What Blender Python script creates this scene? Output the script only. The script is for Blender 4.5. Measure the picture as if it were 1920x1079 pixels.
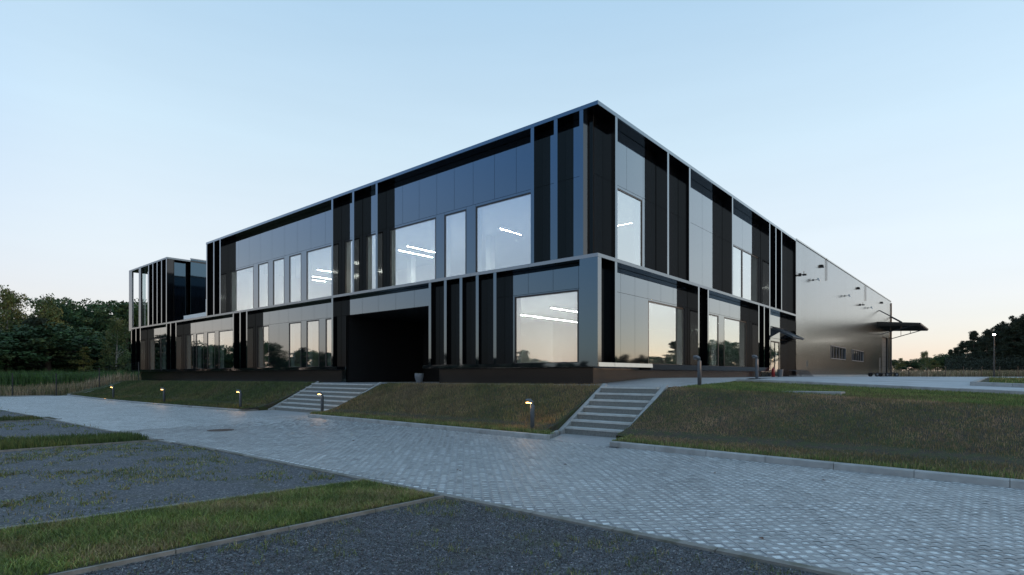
import bpy, math, random
import numpy as np
from mathutils import Vector, Matrix
for o in list(bpy.data.objects):
    bpy.data.objects.remove(o)
sc = bpy.context.scene
COL = sc.collection
R = math.radians
rnd = random.Random(7)
rng = np.random.default_rng(11)

# ------------------------------------------------------------------ camera
CAM = Vector((-15.95, -9.786, 0.33))
FPX, HOR, CX = 1059.0, 703.0, 960.0
EX = (0.6451, 0.7641)      # camera right / forward components of the world X axis
EY = (-0.7641, 0.6451)
cam = bpy.data.cameras.new('camera')
cam.sensor_width = 36.0
cam.lens = 36.0 * FPX / 1920.0
cam.shift_y = (HOR - 539.5) / 1920.0
cam.clip_start = 0.05
cam.clip_end = 4000.0
cam_o = bpy.data.objects.new('camera', cam)
COL.objects.link(cam_o)
cam_o.location = CAM
cam_o.rotation_euler = (R(90), 0, math.atan2(EY[1], EX[1]) - R(90))
sc.camera = cam_o

# ------------------------------------------------------------------ sky, sun, exposure
SUN_AZ = Vector((0.67, -0.743, 0)).normalized()
SUN_EL = 3.2
w = bpy.data.worlds.new('World')
sc.world = w
w.use_nodes = True
nt = w.node_tree
N, LK = nt.nodes, nt.links
bg = N['Background']
sky = N.new('ShaderNodeTexSky')
sky.sky_type = 'NISHITA'
sky.sun_disc = False
sky.sun_elevation = R(SUN_EL)
sky.sun_rotation = math.atan2(SUN_AZ.x, SUN_AZ.y)
sky.dust_density = 0.3
sky.ozone_density = 3.0
# thin evening haze: a plain gradient with height, dimmer and bluer only opposite the sunset
tc = N.new('ShaderNodeTexCoord')
sep = N.new('ShaderNodeSeparateXYZ')
LK.new(tc.outputs['Generated'], sep.inputs[0])
def height_ramp(stops):
    r = N.new('ShaderNodeValToRGB'); LK.new(sep.outputs['Z'], r.inputs[0])
    e = r.color_ramp.elements
    e[0].position, e[0].color = stops[0][0], (*stops[0][1], 1)
    e[1].position, e[1].color = stops[-1][0], (*stops[-1][1], 1)
    for p, c in stops[1:-1]:
        q = e.new(p); q.color = (*c, 1)
    return r
rampA = height_ramp([(0.0, (.66, .53, .52)), (.05, (.72, .64, .645)), (.11, (.74, .69, .70)), (.19, (.74, .76, .77)), (.36, (.60, .73, .80)), (.55, (.42, .60, .75)), (1.0, (.37, .54, .70))])
rampB = height_ramp([(0.0, (.66, .48, .46)), (.05, (.76, .60, .58)), (.11, (.68, .58, .59)), (.19, (.50, .53, .63)), (.36, (.27, .43, .74)), (.55, (.27, .44, .70)), (1.0, (.37, .54, .70))])
dot = N.new('ShaderNodeVectorMath'); dot.operation = 'DOT_PRODUCT'
LK.new(tc.outputs['Generated'], dot.inputs[0]); dot.inputs[1].default_value = SUN_AZ
aw_ = N.new('ShaderNodeMapRange'); aw_.interpolation_type = 'SMOOTHSTEP'
LK.new(dot.outputs['Value'], aw_.inputs[0]); aw_.inputs[1].default_value, aw_.inputs[2].default_value = -.52, -.93
ramp = N.new('ShaderNodeMix'); ramp.data_type = 'RGBA'
LK.new(aw_.outputs[0], ramp.inputs['Factor']); LK.new(rampA.outputs[0], ramp.inputs[6]); LK.new(rampB.outputs[0], ramp.inputs[7])
cmap = N.new('ShaderNodeMapping'); cmap.inputs['Scale'].default_value = (1.6, 1.6, 15.)
LK.new(tc.outputs['Generated'], cmap.inputs[0])
cn_ = N.new('ShaderNodeTexNoise'); cn_.inputs['Scale'].default_value = 1.7; cn_.inputs['Detail'].default_value = 5; cn_.inputs['Roughness'].default_value = .55
LK.new(cmap.outputs[0], cn_.inputs['Vector'])
cr_ = N.new('ShaderNodeMapRange'); LK.new(cn_.outputs[0], cr_.inputs[0])
cr_.inputs[1].default_value, cr_.inputs[2].default_value, cr_.inputs[3].default_value, cr_.inputs[4].default_value = .35, .7, 1.385, 1.42
mul = N.new('ShaderNodeVectorMath'); mul.operation = 'SCALE'
LK.new(cr_.outputs[0], mul.inputs['Scale'])
LK.new(ramp.outputs[2], mul.inputs[0])
mix = N.new('ShaderNodeMix'); mix.data_type = 'RGBA'
mix.inputs['Factor'].default_value = 0.85
LK.new(sky.outputs[0], mix.inputs[6]); LK.new(mul.outputs[0], mix.inputs[7])
LK.new(mix.outputs[2], bg.inputs[0])
bg.inputs[1].default_value = 0.12
sun = bpy.data.lights.new('sun', 'SUN')
sun.energy = 0.10
sun.color = (1.0, .58, .30)
sun.angle = R(3)
sun_o = bpy.data.objects.new('sun', sun)
COL.objects.link(sun_o)
sd = Vector((SUN_AZ.x * math.cos(R(SUN_EL)), SUN_AZ.y * math.cos(R(SUN_EL)), math.sin(R(SUN_EL))))
sun_o.rotation_euler = sd.to_track_quat('Z', 'Y').to_euler()
sun_o.location = (0, 0, 40)
sc.view_settings.view_transform = 'Standard'
sc.view_settings.look = 'None'
sc.view_settings.gamma = 1.0
sc.view_settings.use_curve_mapping = False
sc.view_settings.exposure = 2.8
sc.render.engine = 'CYCLES'
sc.cycles.use_denoising = True
sc.cycles.max_bounces = 8
sc.cycles.transparent_max_bounces = 12
sc.cycles.caustics_reflective = False
sc.cycles.caustics_refractive = False
sc.cycles.sample_clamp_indirect = 4.0

# ------------------------------------------------------------------ materials
def new_mat(name):
    m = bpy.data.materials.new(name)
    m.use_nodes = True
    t = m.node_tree
    return m, t, t.nodes['Principled BSDF']

def mat(name, col, rough=.6, metal=0., ior=1.5, tint=None, var=.12, scale=8., bump=0., bscale=60., objvar=0., attr=False, stretch=None, dirt=None):
    m, t, b = new_mat(name)
    n, l = t.nodes, t.links
    b.inputs['Roughness'].default_value = rough
    b.inputs['Metallic'].default_value = metal
    b.inputs['IOR'].default_value = ior
    if tint: b.inputs['Specular Tint'].default_value = (*tint, 1)
    geo = n.new('ShaderNodeNewGeometry')
    mp = n.new('ShaderNodeMapping')
    l.new(geo.outputs['Position'], mp.inputs[0])
    if stretch: mp.inputs['Scale'].default_value = stretch
    nz = n.new('ShaderNodeTexNoise')
    nz.inputs['Scale'].default_value = scale
    nz.inputs['Detail'].default_value = 5
    l.new(mp.outputs[0], nz.inputs['Vector'])
    mr = n.new('ShaderNodeMapRange')
    l.new(nz.outputs[0], mr.inputs[0])
    mr.inputs[1].default_value, mr.inputs[2].default_value = .3, .7
    mr.inputs[3].default_value, mr.inputs[4].default_value = 1 - var, 1 + var
    sc_ = n.new('ShaderNodeVectorMath'); sc_.operation = 'SCALE'
    if attr:
        a = n.new('ShaderNodeAttribute'); a.attribute_name = 'Col'
        l.new(a.outputs['Color'], sc_.inputs[0])
    else:
        sc_.inputs[0].default_value = col
    l.new(mr.outputs[0], sc_.inputs['Scale'])
    out = sc_.outputs[0]
    if objvar:
        oi = n.new('ShaderNodeObjectInfo')
        m2 = n.new('ShaderNodeMapRange')
        m2.inputs[3].default_value, m2.inputs[4].default_value = 1 - objvar, 1 + objvar
        l.new(oi.outputs['Random'], m2.inputs[0])
        s2 = n.new('ShaderNodeVectorMath'); s2.operation = 'SCALE'
        l.new(out, s2.inputs[0]); l.new(m2.outputs[0], s2.inputs['Scale'])
        out = s2.outputs[0]
    if dirt:
        dcol, dscale, dlo, dhi = dirt
        nd = n.new('ShaderNodeTexNoise'); nd.inputs['Scale'].default_value = dscale; nd.inputs['Detail'].default_value = 6
        l.new(geo.outputs['Position'], nd.inputs['Vector'])
        md = n.new('ShaderNodeMapRange'); l.new(nd.outputs[0], md.inputs[0])
        md.inputs[1].default_value, md.inputs[2].default_value = dlo, dhi
        mx = n.new('ShaderNodeMix'); mx.data_type = 'RGBA'
        l.new(md.outputs[0], mx.inputs['Factor']); l.new(out, mx.inputs[6]); mx.inputs[7].default_value = (*dcol, 1)
        out = mx.outputs[2]
    l.new(out, b.inputs['Base Color'])
    if bump:
        nb = n.new('ShaderNodeTexNoise'); nb.inputs['Scale'].default_value = bscale; nb.inputs['Detail'].default_value = 4
        l.new(mp.outputs[0], nb.inputs['Vector'])
        bp = n.new('ShaderNodeBump'); bp.inputs['Strength'].default_value = bump; bp.inputs['Distance'].default_value = .02
        l.new(nb.outputs[0], bp.inputs['Height']); l.new(bp.outputs[0], b.inputs['Normal'])
    return m

def emit(name, col, s):
    m, t, b = new_mat(name)
    b.inputs['Base Color'].default_value = (*col, 1)
    b.inputs['Emission Color'].default_value = (*col, 1)
    b.inputs['Emission Strength'].default_value = s
    return m

M = {}
def enamel(name, base, gain, tint, rough):
    """black enamelled glass: a blue coating that mirrors more, and paler, at a glancing angle"""
    m = bpy.data.materials.new(name); m.use_nodes = True
    t = m.node_tree; n, l = t.nodes, t.links
    n.remove(n['Principled BSDF'])
    df = n.new('ShaderNodeBsdfDiffuse'); df.inputs[0].default_value = (.006, .007, .009, 1)
    gl = n.new('ShaderNodeBsdfGlossy')
    lw = n.new('ShaderNodeLayerWeight'); lw.inputs['Blend'].default_value = .5
    pw = n.new('ShaderNodeMath'); pw.operation = 'POWER'; l.new(lw.outputs['Facing'], pw.inputs[0]); pw.inputs[1].default_value = 2.2
    ma = n.new('ShaderNodeMath'); ma.operation = 'MULTIPLY_ADD'; ma.use_clamp = True
    l.new(pw.outputs[0], ma.inputs[0]); ma.inputs[1].default_value = gain; ma.inputs[2].default_value = base
    mr = n.new('ShaderNodeMapRange'); l.new(lw.outputs['Facing'], mr.inputs[0]); mr.inputs[1].default_value, mr.inputs[2].default_value = .15, .62
    mc = n.new('ShaderNodeMix'); mc.data_type = 'RGBA'; l.new(mr.outputs[0], mc.inputs['Factor']); mc.inputs[6].default_value = (*tint, 1); mc.inputs[7].default_value = (.90, .95, .98, 1)
    l.new(mc.outputs[2], gl.inputs['Color'])
    ge = n.new('ShaderNodeNewGeometry')
    nz = n.new('ShaderNodeTexNoise'); nz.inputs['Scale'].default_value = 1.1; nz.inputs['Detail'].default_value = 2; l.new(ge.outputs['Position'], nz.inputs['Vector'])
    oi = n.new('ShaderNodeObjectInfo')
    bp = n.new('ShaderNodeBump'); bp.inputs['Strength'].default_value = .035; bp.inputs['Distance'].default_value = .02
    l.new(nz.outputs[0], bp.inputs['Height']); l.new(bp.outputs[0], gl.inputs['Normal'])
    ro = n.new('ShaderNodeMapRange'); l.new(oi.outputs['Random'], ro.inputs[0]); ro.inputs[3].default_value, ro.inputs[4].default_value = rough * .7, rough * 1.3
    l.new(ro.outputs[0], gl.inputs['Roughness'])
    mx = n.new('ShaderNodeMixShader'); l.new(ma.outputs[0], mx.inputs[0]); l.new(df.outputs[0], mx.inputs[1]); l.new(gl.outputs[0], mx.inputs[2])
    l.new(mx.outputs[0], n['Material Output'].inputs[0])
    return m
M['panel'] = enamel('black_gloss_panel', .15, .68, (.46, .74, .98), .035)
M['plinth'] = mat('dark_plinth', (.011, .010, .010), .20, ior=1.45, var=.25, scale=3., bump=.06, bscale=2.)
M['finside'] = mat('dark_fin_side', (.003, .003, .004), .07, ior=1.6, var=.1, scale=3.)
M['fin'] = mat('satin_dark_metal', (.035, .038, .042), .11, ior=2.7, tint=(.82, .92, 1.0), var=.05, scale=3., bump=.02, bscale=2.)
M['sill'] = mat('pale_anodised_metal', (.44, .44, .42), .16, 1., var=.05, scale=3.)
M['black'] = mat('matt_black', (.008, .008, .009), .5, var=.2)
M['clad'] = mat('ribbed_steel_cladding', (.245, .27, .285), .19, 1., var=.05, scale=1.2, bump=.12, bscale=7., stretch=(1, 1, .012), objvar=.05)
M['darkmetal'] = mat('dark_painted_metal', (.035, .036, .04), .42, var=.15)
M['frame'] = mat('dark_window_frame', (.010, .011, .013), .35, var=.1)
M['greymetal'] = mat('grey_painted_metal', (.10, .115, .135), .4, var=.12)
M['canopy'] = mat('canopy_sheet', (.016, .015, .015), .38, var=.2)
M['white'] = mat('white_paint', (.78, .79, .78), .6, var=.03)
M['room'] = mat('room_paint', (.82, .84, .84), .7, var=.03, scale=1.5)
M['carpet'] = mat('grey_carpet', (.42, .43, .44), .9, var=.1)
M['concrete'] = mat('precast_concrete', (.30, .315, .32), .82, var=.14, scale=5., bump=.25, bscale=70., objvar=.07, dirt=((.16, .165, .16), 2.2, .56, .78))
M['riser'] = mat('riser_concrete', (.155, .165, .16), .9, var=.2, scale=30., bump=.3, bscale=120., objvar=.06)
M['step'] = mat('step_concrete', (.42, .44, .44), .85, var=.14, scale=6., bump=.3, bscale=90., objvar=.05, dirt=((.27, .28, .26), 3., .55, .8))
M['paver'] = mat('paver_concrete', (.30, .315, .33), .52, var=.16, scale=14., bump=.3, bscale=120., objvar=.10, dirt=((.19, .195, .20), 1.1, .55, .85))
M['soil'] = mat('soil', (.045, .038, .026), .95, var=.4, scale=14., bump=.7, bscale=40., dirt=((.040, .052, .016), 5., .42, .62))
M['field'] = mat('meadow_soil', (.075, .07, .035), .95, var=.35, scale=2., bump=.6, bscale=20., dirt=((.04, .06, .018), .35, .42, .62))
M['blade'] = mat('grass_blades', (1, 1, 1), .65, attr=True, var=.15, scale=3.)
M['leaf'] = mat('tree_leaves', (1, 1, 1), .85, attr=True, var=.12, scale=.8, objvar=.12)
M['stone'] = mat('gravel_stones', (1, 1, 1), .75, attr=True, var=.12, scale=60.)
M['bark'] = mat('bark', (.075, .055, .04), .9, var=.35, scale=9., bump=.6, bscale=25.)
M['birch'] = mat('pale_bark', (.30, .28, .25), .85, var=.3, scale=7., bump=.4, bscale=20.)
M['red'] = mat('red_paint', (.26, .022, .022), .35, var=.08)
M['rubber'] = mat('rubber', (.016, .016, .017), .8, var=.2)
M['iron'] = mat('rusty_iron', (.075, .05, .04), .7, .3, var=.3, scale=20., bump=.5, bscale=60.)
M['pot'] = mat('grey_pot', (.12, .13, .145), .6, var=.1)
M['tube'] = emit('light_tube', (1.0, .97, .90), 40.)
M['lampglow'] = emit('warm_lamp', (1.0, .50, .13), 1.6)
M['streetglow'] = emit('white_lamp', (1.0, .93, .82), 9.)
M['dryleaf'] = mat('dry_leaf', (.12, .055, .03), .8, var=.3, scale=40.)

def glass(name, tint, base):
    m = bpy.data.materials.new(name); m.use_nodes = True
    t = m.node_tree; n, l = t.nodes, t.links
    n.remove(n['Principled BSDF'])
    out = n['Material Output']
    tr = n.new('ShaderNodeBsdfTransparent'); tr.inputs[0].default_value = (*tint, 1)
    gl = n.new('ShaderNodeBsdfGlossy'); gl.inputs['Roughness'].default_value = 0.0
    gl.inputs['Color'].default_value = (.96, 1.0, 1.0, 1)
    lw = n.new('ShaderNodeLayerWeight'); lw.inputs['Blend'].default_value = .5
    pw = n.new('ShaderNodeMath'); pw.operation = 'POWER'; l.new(lw.outputs['Facing'], pw.inputs[0]); pw.inputs[1].default_value = 2.5
    mr = n.new('ShaderNodeMapRange'); l.new(pw.outputs[0], mr.inputs[0])
    mr.inputs[3].default_value, mr.inputs[4].default_value = base, 1.0
    ge = n.new('ShaderNodeNewGeometry')          # one coated face per pane: the inner face only lets light through
    inv = n.new('ShaderNodeMath'); inv.operation = 'SUBTRACT'; inv.inputs[0].default_value = 1.; l.new(ge.outputs['Backfacing'], inv.inputs[1])
    fx = n.new('ShaderNodeMath'); fx.operation = 'MULTIPLY'; l.new(mr.outputs[0], fx.inputs[0]); l.new(inv.outputs[0], fx.inputs[1])
    wv = n.new('ShaderNodeTexNoise'); wv.inputs['Scale'].default_value = .8; l.new(ge.outputs['Position'], wv.inputs['Vector'])
    bp = n.new('ShaderNodeBump'); bp.inputs['Strength'].default_value = .03; bp.inputs['Distance'].default_value = .02
    l.new(wv.outputs[0], bp.inputs['Height']); l.new(bp.outputs[0], gl.inputs['Normal'])
    mx = n.new('ShaderNodeMixShader')
    l.new(fx.outputs[0], mx.inputs[0]); l.new(tr.outputs[0], mx.inputs[1]); l.new(gl.outputs[0], mx.inputs[2])
    l.new(mx.outputs[0], out.inputs[0])
    return m
M['glass'] = glass('coated_glass', (.92, .97, .96), .50)
M['clear'] = glass('clear_glass', (.80, .88, .88), .10)

# driving lane sheet: pale gravel, and beyond the modelled blocks the same 45 degree block pattern
def lane_mat():
    m, t, b = new_mat('lane_bed')
    n, l = t.nodes, t.links
    b.inputs['Roughness'].default_value = .56
    geo = n.new('ShaderNodeNewGeometry')
    mp = n.new('ShaderNodeMapping'); mp.vector_type = 'POINT'
    mp.inputs['Rotation'].default_value = (0, 0, R(45)); mp.inputs['Scale'].default_value = (1 / .115,) * 3
    l.new(geo.outputs['Position'], mp.inputs[0])
    fr = n.new('ShaderNodeVectorMath'); fr.operation = 'FRACTION'; l.new(mp.outputs[0], fr.inputs[0])
    s = n.new('ShaderNodeSeparateXYZ'); l.new(fr.outputs[0], s.inputs[0])
    ms = []
    for ax in 'XY':
        a = n.new('ShaderNodeMath'); a.operation = 'COMPARE'; l.new(s.outputs[ax], a.inputs[0])
        a.inputs[1].default_value = .5; a.inputs[2].default_value = .30
        ms.append(a)
    mm = n.new('ShaderNodeMath'); mm.operation = 'MULTIPLY'
    l.new(ms[0].outputs[0], mm.inputs[0]); l.new(ms[1].outputs[0], mm.inputs[1])
    vo = n.new('ShaderNodeTexVoronoi'); vo.inputs['Scale'].default_value = 90.
    l.new(geo.outputs['Position'], vo.inputs['Vector'])
    nz = n.new('ShaderNodeTexNoise'); nz.inputs['Scale'].default_value = .9; nz.inputs['Detail'].default_value = 6
    l.new(geo.outputs['Position'], nz.inputs['Vector'])
    mr = n.new('ShaderNodeMapRange'); l.new(nz.outputs[0], mr.inputs[0])
    mr.inputs[1].default_value, mr.inputs[2].default_value, mr.inputs[3].default_value, mr.inputs[4].default_value = .3, .7, .80, 1.08
    g = n.new('ShaderNodeMapRange'); l.new(vo.outputs['Color'], g.inputs[0])
    g.inputs[3].default_value, g.inputs[4].default_value = .52, .84
    c1 = n.new('ShaderNodeVectorMath'); c1.operation = 'SCALE'; c1.inputs[0].default_value = (.92, .98, 1.0); l.new(g.outputs[0], c1.inputs['Scale'])
    fl = n.new('ShaderNodeVectorMath'); fl.operation = 'FLOOR'; l.new(mp.outputs[0], fl.inputs[0])
    wn = n.new('ShaderNodeTexWhiteNoise'); wn.noise_dimensions = '2D'; l.new(fl.outputs[0], wn.inputs['Vector'])
    wm = n.new('ShaderNodeMapRange'); l.new(wn.outputs['Value'], wm.inputs[0]); wm.inputs[1].default_value = 0.; wm.inputs[2].default_value = .45
    wm.inputs[3].default_value, wm.inputs[4].default_value = .52, 1.
    c3 = n.new('ShaderNodeVectorMath'); c3.operation = 'SCALE'; l.new(c1.outputs[0], c3.inputs[0]); l.new(wm.outputs[0], c3.inputs['Scale'])
    n2 = n.new('ShaderNodeTexNoise'); n2.inputs['Scale'].default_value = 2.6; n2.inputs['Detail'].default_value = 5; l.new(geo.outputs['Position'], n2.inputs['Vector'])
    m2 = n.new('ShaderNodeMapRange'); l.new(n2.outputs[0], m2.inputs[0]); m2.inputs[1].default_value, m2.inputs[2].default_value = .50, .72; m2.inputs[4].default_value = .75
    c4 = n.new('ShaderNodeMix'); c4.data_type = 'RGBA'; l.new(m2.outputs[0], c4.inputs['Factor']); l.new(c3.outputs[0], c4.inputs[6]); c4.inputs[7].default_value = (.26, .265, .25, 1)
    mx = n.new('ShaderNodeMix'); mx.data_type = 'RGBA'
    l.new(mm.outputs[0], mx.inputs['Factor']); mx.inputs[6].default_value = (.235, .25, .265, 1); l.new(c4.outputs[2], mx.inputs[7])
    c2 = n.new('ShaderNodeVectorMath'); c2.operation = 'SCALE'; l.new(mx.outputs[2], c2.inputs[0]); l.new(mr.outputs[0], c2.inputs['Scale'])
    l.new(c2.outputs[0], b.inputs['Base Color'])
    bp = n.new('ShaderNodeBump'); bp.inputs['Strength'].default_value = .5; bp.inputs['Distance'].default_value = .006
    l.new(vo.outputs['Distance'], bp.inputs['Height']); l.new(bp.outputs[0], b.inputs['Normal'])
    return m
M['edging'] = mat('edging_concrete', (.20, .20, .19), .88, var=.2, scale=9., bump=.3, bscale=80., objvar=.1, dirt=((.11, .115, .09), 4., .5, .7))
M['lane'] = lane_mat()

def gravel_mat():
    m, t, b = new_mat('dark_gravel_bed')
    n, l = t.nodes, t.links
    b.inputs['Roughness'].default_value = .8
    geo = n.new('ShaderNodeNewGeometry')
    vo = n.new('ShaderNodeTexVoronoi'); vo.inputs['Scale'].default_value = 55.
    l.new(geo.outputs['Position'], vo.inputs['Vector'])
    s = n.new('ShaderNodeSeparateColor'); l.new(vo.outputs['Color'], s.inputs[0])
    cr = n.new('ShaderNodeValToRGB'); l.new(s.outputs[0], cr.inputs[0])
    cr.color_ramp.elements[0].color = ( .036, .041, .050, 1); cr.color_ramp.elements[1].color = (.30, .31, .32, 1)
    e = cr.color_ramp.elements.new(.6); e.color = (.082, .093, .11, 1)
    e = cr.color_ramp.elements.new(.92); e.color = (.13, .145, .165, 1)
    nz = n.new('ShaderNodeTexNoise'); nz.inputs['Scale'].default_value = 1.6; nz.inputs['Detail'].default_value = 8; nz.inputs['Roughness'].default_value = .7
    l.new(geo.outputs['Position'], nz.inputs['Vector'])
    mr = n.new('ShaderNodeMapRange'); l.new(nz.outputs[0], mr.inputs[0]); mr.inputs[1].default_value, mr.inputs[2].default_value = .52, .72
    mr.inputs[4].default_value = .75
    mx = n.new('ShaderNodeMix'); mx.data_type = 'RGBA'
    l.new(mr.outputs[0], mx.inputs['Factor']); l.new(cr.outputs[0], mx.inputs[6]); mx.inputs[7].default_value = (.055, .062, .028, 1)
    l.new(mx.outputs[2], b.inputs['Base Color'])
    # plastic cell grid pressed into the gravel
    mp = n.new('ShaderNodeMapping'); mp.inputs['Scale'].default_value = (1 / .06,) * 3; l.new(geo.outputs['Position'], mp.inputs[0])
    br = n.new('ShaderNodeTexVoronoi'); br.feature = 'DISTANCE_TO_EDGE'; br.inputs['Scale'].default_value = 1.; br.inputs['Randomness'].default_value = .12
    l.new(mp.outputs[0], br.inputs['Vector'])
    ad = n.new('ShaderNodeMath'); ad.operation = 'MINIMUM'; l.new(br.outputs['Distance'], ad.inputs[0]); ad.inputs[1].default_value = .12
    sm = n.new('ShaderNodeMath'); sm.operation = 'MULTIPLY_ADD'; l.new(ad.outputs[0], sm.inputs[0]); sm.inputs[1].default_value = -4.; l.new(vo.outputs['Distance'], sm.inputs[2])
    bp = n.new('ShaderNodeBump'); bp.inputs['Strength'].default_value = .9; bp.inputs['Distance'].default_value = .012; bp.invert = True
    l.new(sm.outputs[0], bp.inputs['Height']); l.new(bp.outputs[0], b.inputs['Normal'])
    return m
M['gravel'] = gravel_mat()

# ------------------------------------------------------------------ helpers
class MB:
    """collects boxes, tubes and faces of ONE mesh"""
    def __init__(s): s.v, s.f, s.mi = [], [], []
    def face(s, pts, m=0):
        i = len(s.v); s.v += [tuple(p) for p in pts]; s.f.append(tuple(range(i, i + len(pts)))); s.mi.append(m)
    def box(s, a, b, m=0, skip=(), front=None):
        x0, x1 = sorted((a[0], b[0])); y0, y1 = sorted((a[1], b[1])); z0, z1 = sorted((a[2], b[2]))
        i = len(s.v)
        s.v += [(x0, y0, z0), (x1, y0, z0), (x1, y1, z0), (x0, y1, z0), (x0, y0, z1), (x1, y0, z1), (x1, y1, z1), (x0, y1, z1)]
        for k, q in (('-z', (0, 3, 2, 1)), ('+z', (4, 5, 6, 7)), ('-y', (0, 1, 5, 4)), ('+x', (1, 2, 6, 5)), ('+y', (2, 3, 7, 6)), ('-x', (3, 0, 4, 7))):
            s.f.append(tuple(i + j for j in q)); s.mi.append(front[1] if front and front[0] == k else m)
        return s
    def hexa(s, p):
        i = len(s.v); s.v += [tuple(q) for q in p]
        for q in ((0, 3, 2, 1), (4, 5, 6, 7), (0, 1, 5, 4), (1, 2, 6, 5), (2, 3, 7, 6), (3, 0, 4, 7)):
            s.f.append(tuple(i + j for j in q)); s.mi.append(0)
        return s
    def tube(s, pts, rad, n=8, caps=True):
        pts = [Vector(p) for p in pts]
        if not isinstance(rad, (list, tuple)): rad = [rad] * len(pts)
        rings = []
        for k, p in enumerate(pts):
            d = (pts[min(k + 1, len(pts) - 1)] - pts[max(k - 1, 0)]).normalized()
            u = d.orthogonal().normalized() if abs(d.z) < .95 else Vector((1, 0, 0)).cross(d).normalized()
            v = d.cross(u).normalized()
            i = len(s.v)
            for j in range(n):
                a = 2 * math.pi * j / n
                s.v.append(tuple(p + (u * math.cos(a) + v * math.sin(a)) * rad[k]))
            rings.append(i)
        for a, b in zip(rings, rings[1:]):
            for j in range(n):
                s.f.append((a + j, a + (j + 1) % n, b + (j + 1) % n, b + j)); s.mi.append(0)
        if caps:
            s.f.append(tuple(rings[0] + j for j in range(n))[::-1]); s.mi.append(0)
            s.f.append(tuple(rings[-1] + j for j in range(n))); s.mi.append(0)
        return s
    def build(s, name, mats, parent=None, smooth=False, wloc=None):
        """vertices are in world space; the object sits at its parent's origin, or at wloc"""
        if not isinstance(mats, (list, tuple)): mats = [mats]
        org = Vector(wloc) if wloc is not None else (world_of(parent) if parent is not None else Vector((0, 0, 0)))
        me = bpy.data.meshes.new(name)
        me.from_pydata([(a - org.x, b - org.y, c - org.z) for a, b, c in s.v], [], s.f)
        for m in mats: me.materials.append(m)
        if len(mats) > 1: me.polygons.foreach_set('material_index', s.mi)
        if smooth: me.polygons.foreach_set('use_smooth', [True] * len(me.polygons))
        me.update()
        o = bpy.data.objects.new(name, me); COL.objects.link(o)
        if parent is not None:
            o.parent = parent
            o.location = org - world_of(parent)
        else: o.location = org
        return o

def world_of(o):
    p = Vector(o.location)
    while o.parent is not None:
        o = o.parent; p += o.location
    return p

def tag(o, label=None, cat=None, group=None, kind=None):
    if label: o['label'] = label
    if cat: o['category'] = cat
    if group: o['group'] = group
    if kind: o['kind'] = kind
    return o

def empty(name, loc, label, cat, group=None):
    o = bpy.data.objects.new(name, None); COL.objects.link(o); o.location = loc
    o.empty_display_size = .3
    return tag(o, label, cat, group)

def copy_tree(o, loc, rz=0., s=1., label=None, parent=None):
    c = o.copy(); COL.objects.link(c)
    if parent is None:
        c.location = loc; c.rotation_euler = (0, 0, rz); c.scale = (s, s, s) if not isinstance(s, tuple) else s
        if label: c['label'] = label
    else: c.parent = parent
    for ch in o.children: copy_tree(ch, None, parent=c)
    return c

def np_mesh(name, verts, faces, mat_, parent=None, cols=None, kind=None):
    """verts (n,3), faces (m,k) all of one size, cols per face-corner-less: per vertex (n,3)"""
    me = bpy.data.meshes.new(name)
    verts = np.ascontiguousarray(verts, dtype=np.float32); faces = np.ascontiguousarray(faces, dtype=np.int32)
    m, k = faces.shape
    me.vertices.add(len(verts)); me.vertices.foreach_set('co', verts.ravel())
    me.loops.add(m * k); me.loops.foreach_set('vertex_index', faces.ravel())
    me.polygons.add(m); me.polygons.foreach_set('loop_start', np.arange(0, m * k, k, dtype=np.int32))
    if cols is not None:
        a = me.color_attributes.new('Col', 'FLOAT_COLOR', 'POINT')
        c4 = np.ones((len(verts), 4), dtype=np.float32); c4[:, :3] = cols
        a.data.foreach_set('color', c4.ravel())
    me.materials.append(mat_)
    me.update(calc_edges=True); me.validate()
    o = bpy.data.objects.new(name, me); COL.objects.link(o)
    if parent is not None: o.parent = parent
    if kind: o['kind'] = kind
    return o

def at(d, x, z=None, y=None):
    """world point d metres ahead of the camera on the bearing of photo column x"""
    c = (x - CX) / FPX
    return Vector((CAM.x + d * (c * EX[0] + EX[1]), CAM.y + d * (c * EY[0] + EY[1]), z if z is not None else CAM.z + d * (HOR - y) / FPX))

def lerp(a, b, t): return a + (b - a) * t
def sheet(name, quads, m, zoff=0., kind='structure', cuts=1):
    mb = MB()
    for q in quads: mb.face([(p[0], p[1], p[2] + zoff) for p in q])
    o = mb.build(name, m)
    return tag(o, kind=kind)

ZR = -1.17                                    # lane and parking level
def zp(y): return -.0045 * max(y, 0.)         # platform level along the left facade
def zcrest(y): return zp(y) if y > -3.3 else (y + 3.3) * .04
def zyard(x, y):
    if y > -4: e = .18
    else: e = .18 + .042 * (y + 4)
    t = min(max((x - 3) / 17, 0), 1)
    far = .20 if x < 30 else lerp(.20, .03, min((x - 30) / 50, 1))
    return lerp(e, far, t)
def zpath(x):                                 # paved ramp in front of the right facade
    return lerp(0, .20, min(max((x - .5) / 4., 0), 1))
def zbank(x, y):
    """grass bank between kerb (x=-5.35) and crest (x=-1.9)"""
    c = zcrest(y)
    pts = [(-5.9, ZR + .06), (-5.3, ZR + .09), (-4.4, ZR + .15), (-2.15, c - .05), (-1.85, c - .005), (-1.4, c + .0)]
    if x <= pts[0][0]: return pts[0][1]
    for (x0, z0), (x1, z1) in zip(pts, pts[1:]):
        if x <= x1: return lerp(z0, z1, (x - x0) / (x1 - x0))
    return c

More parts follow.
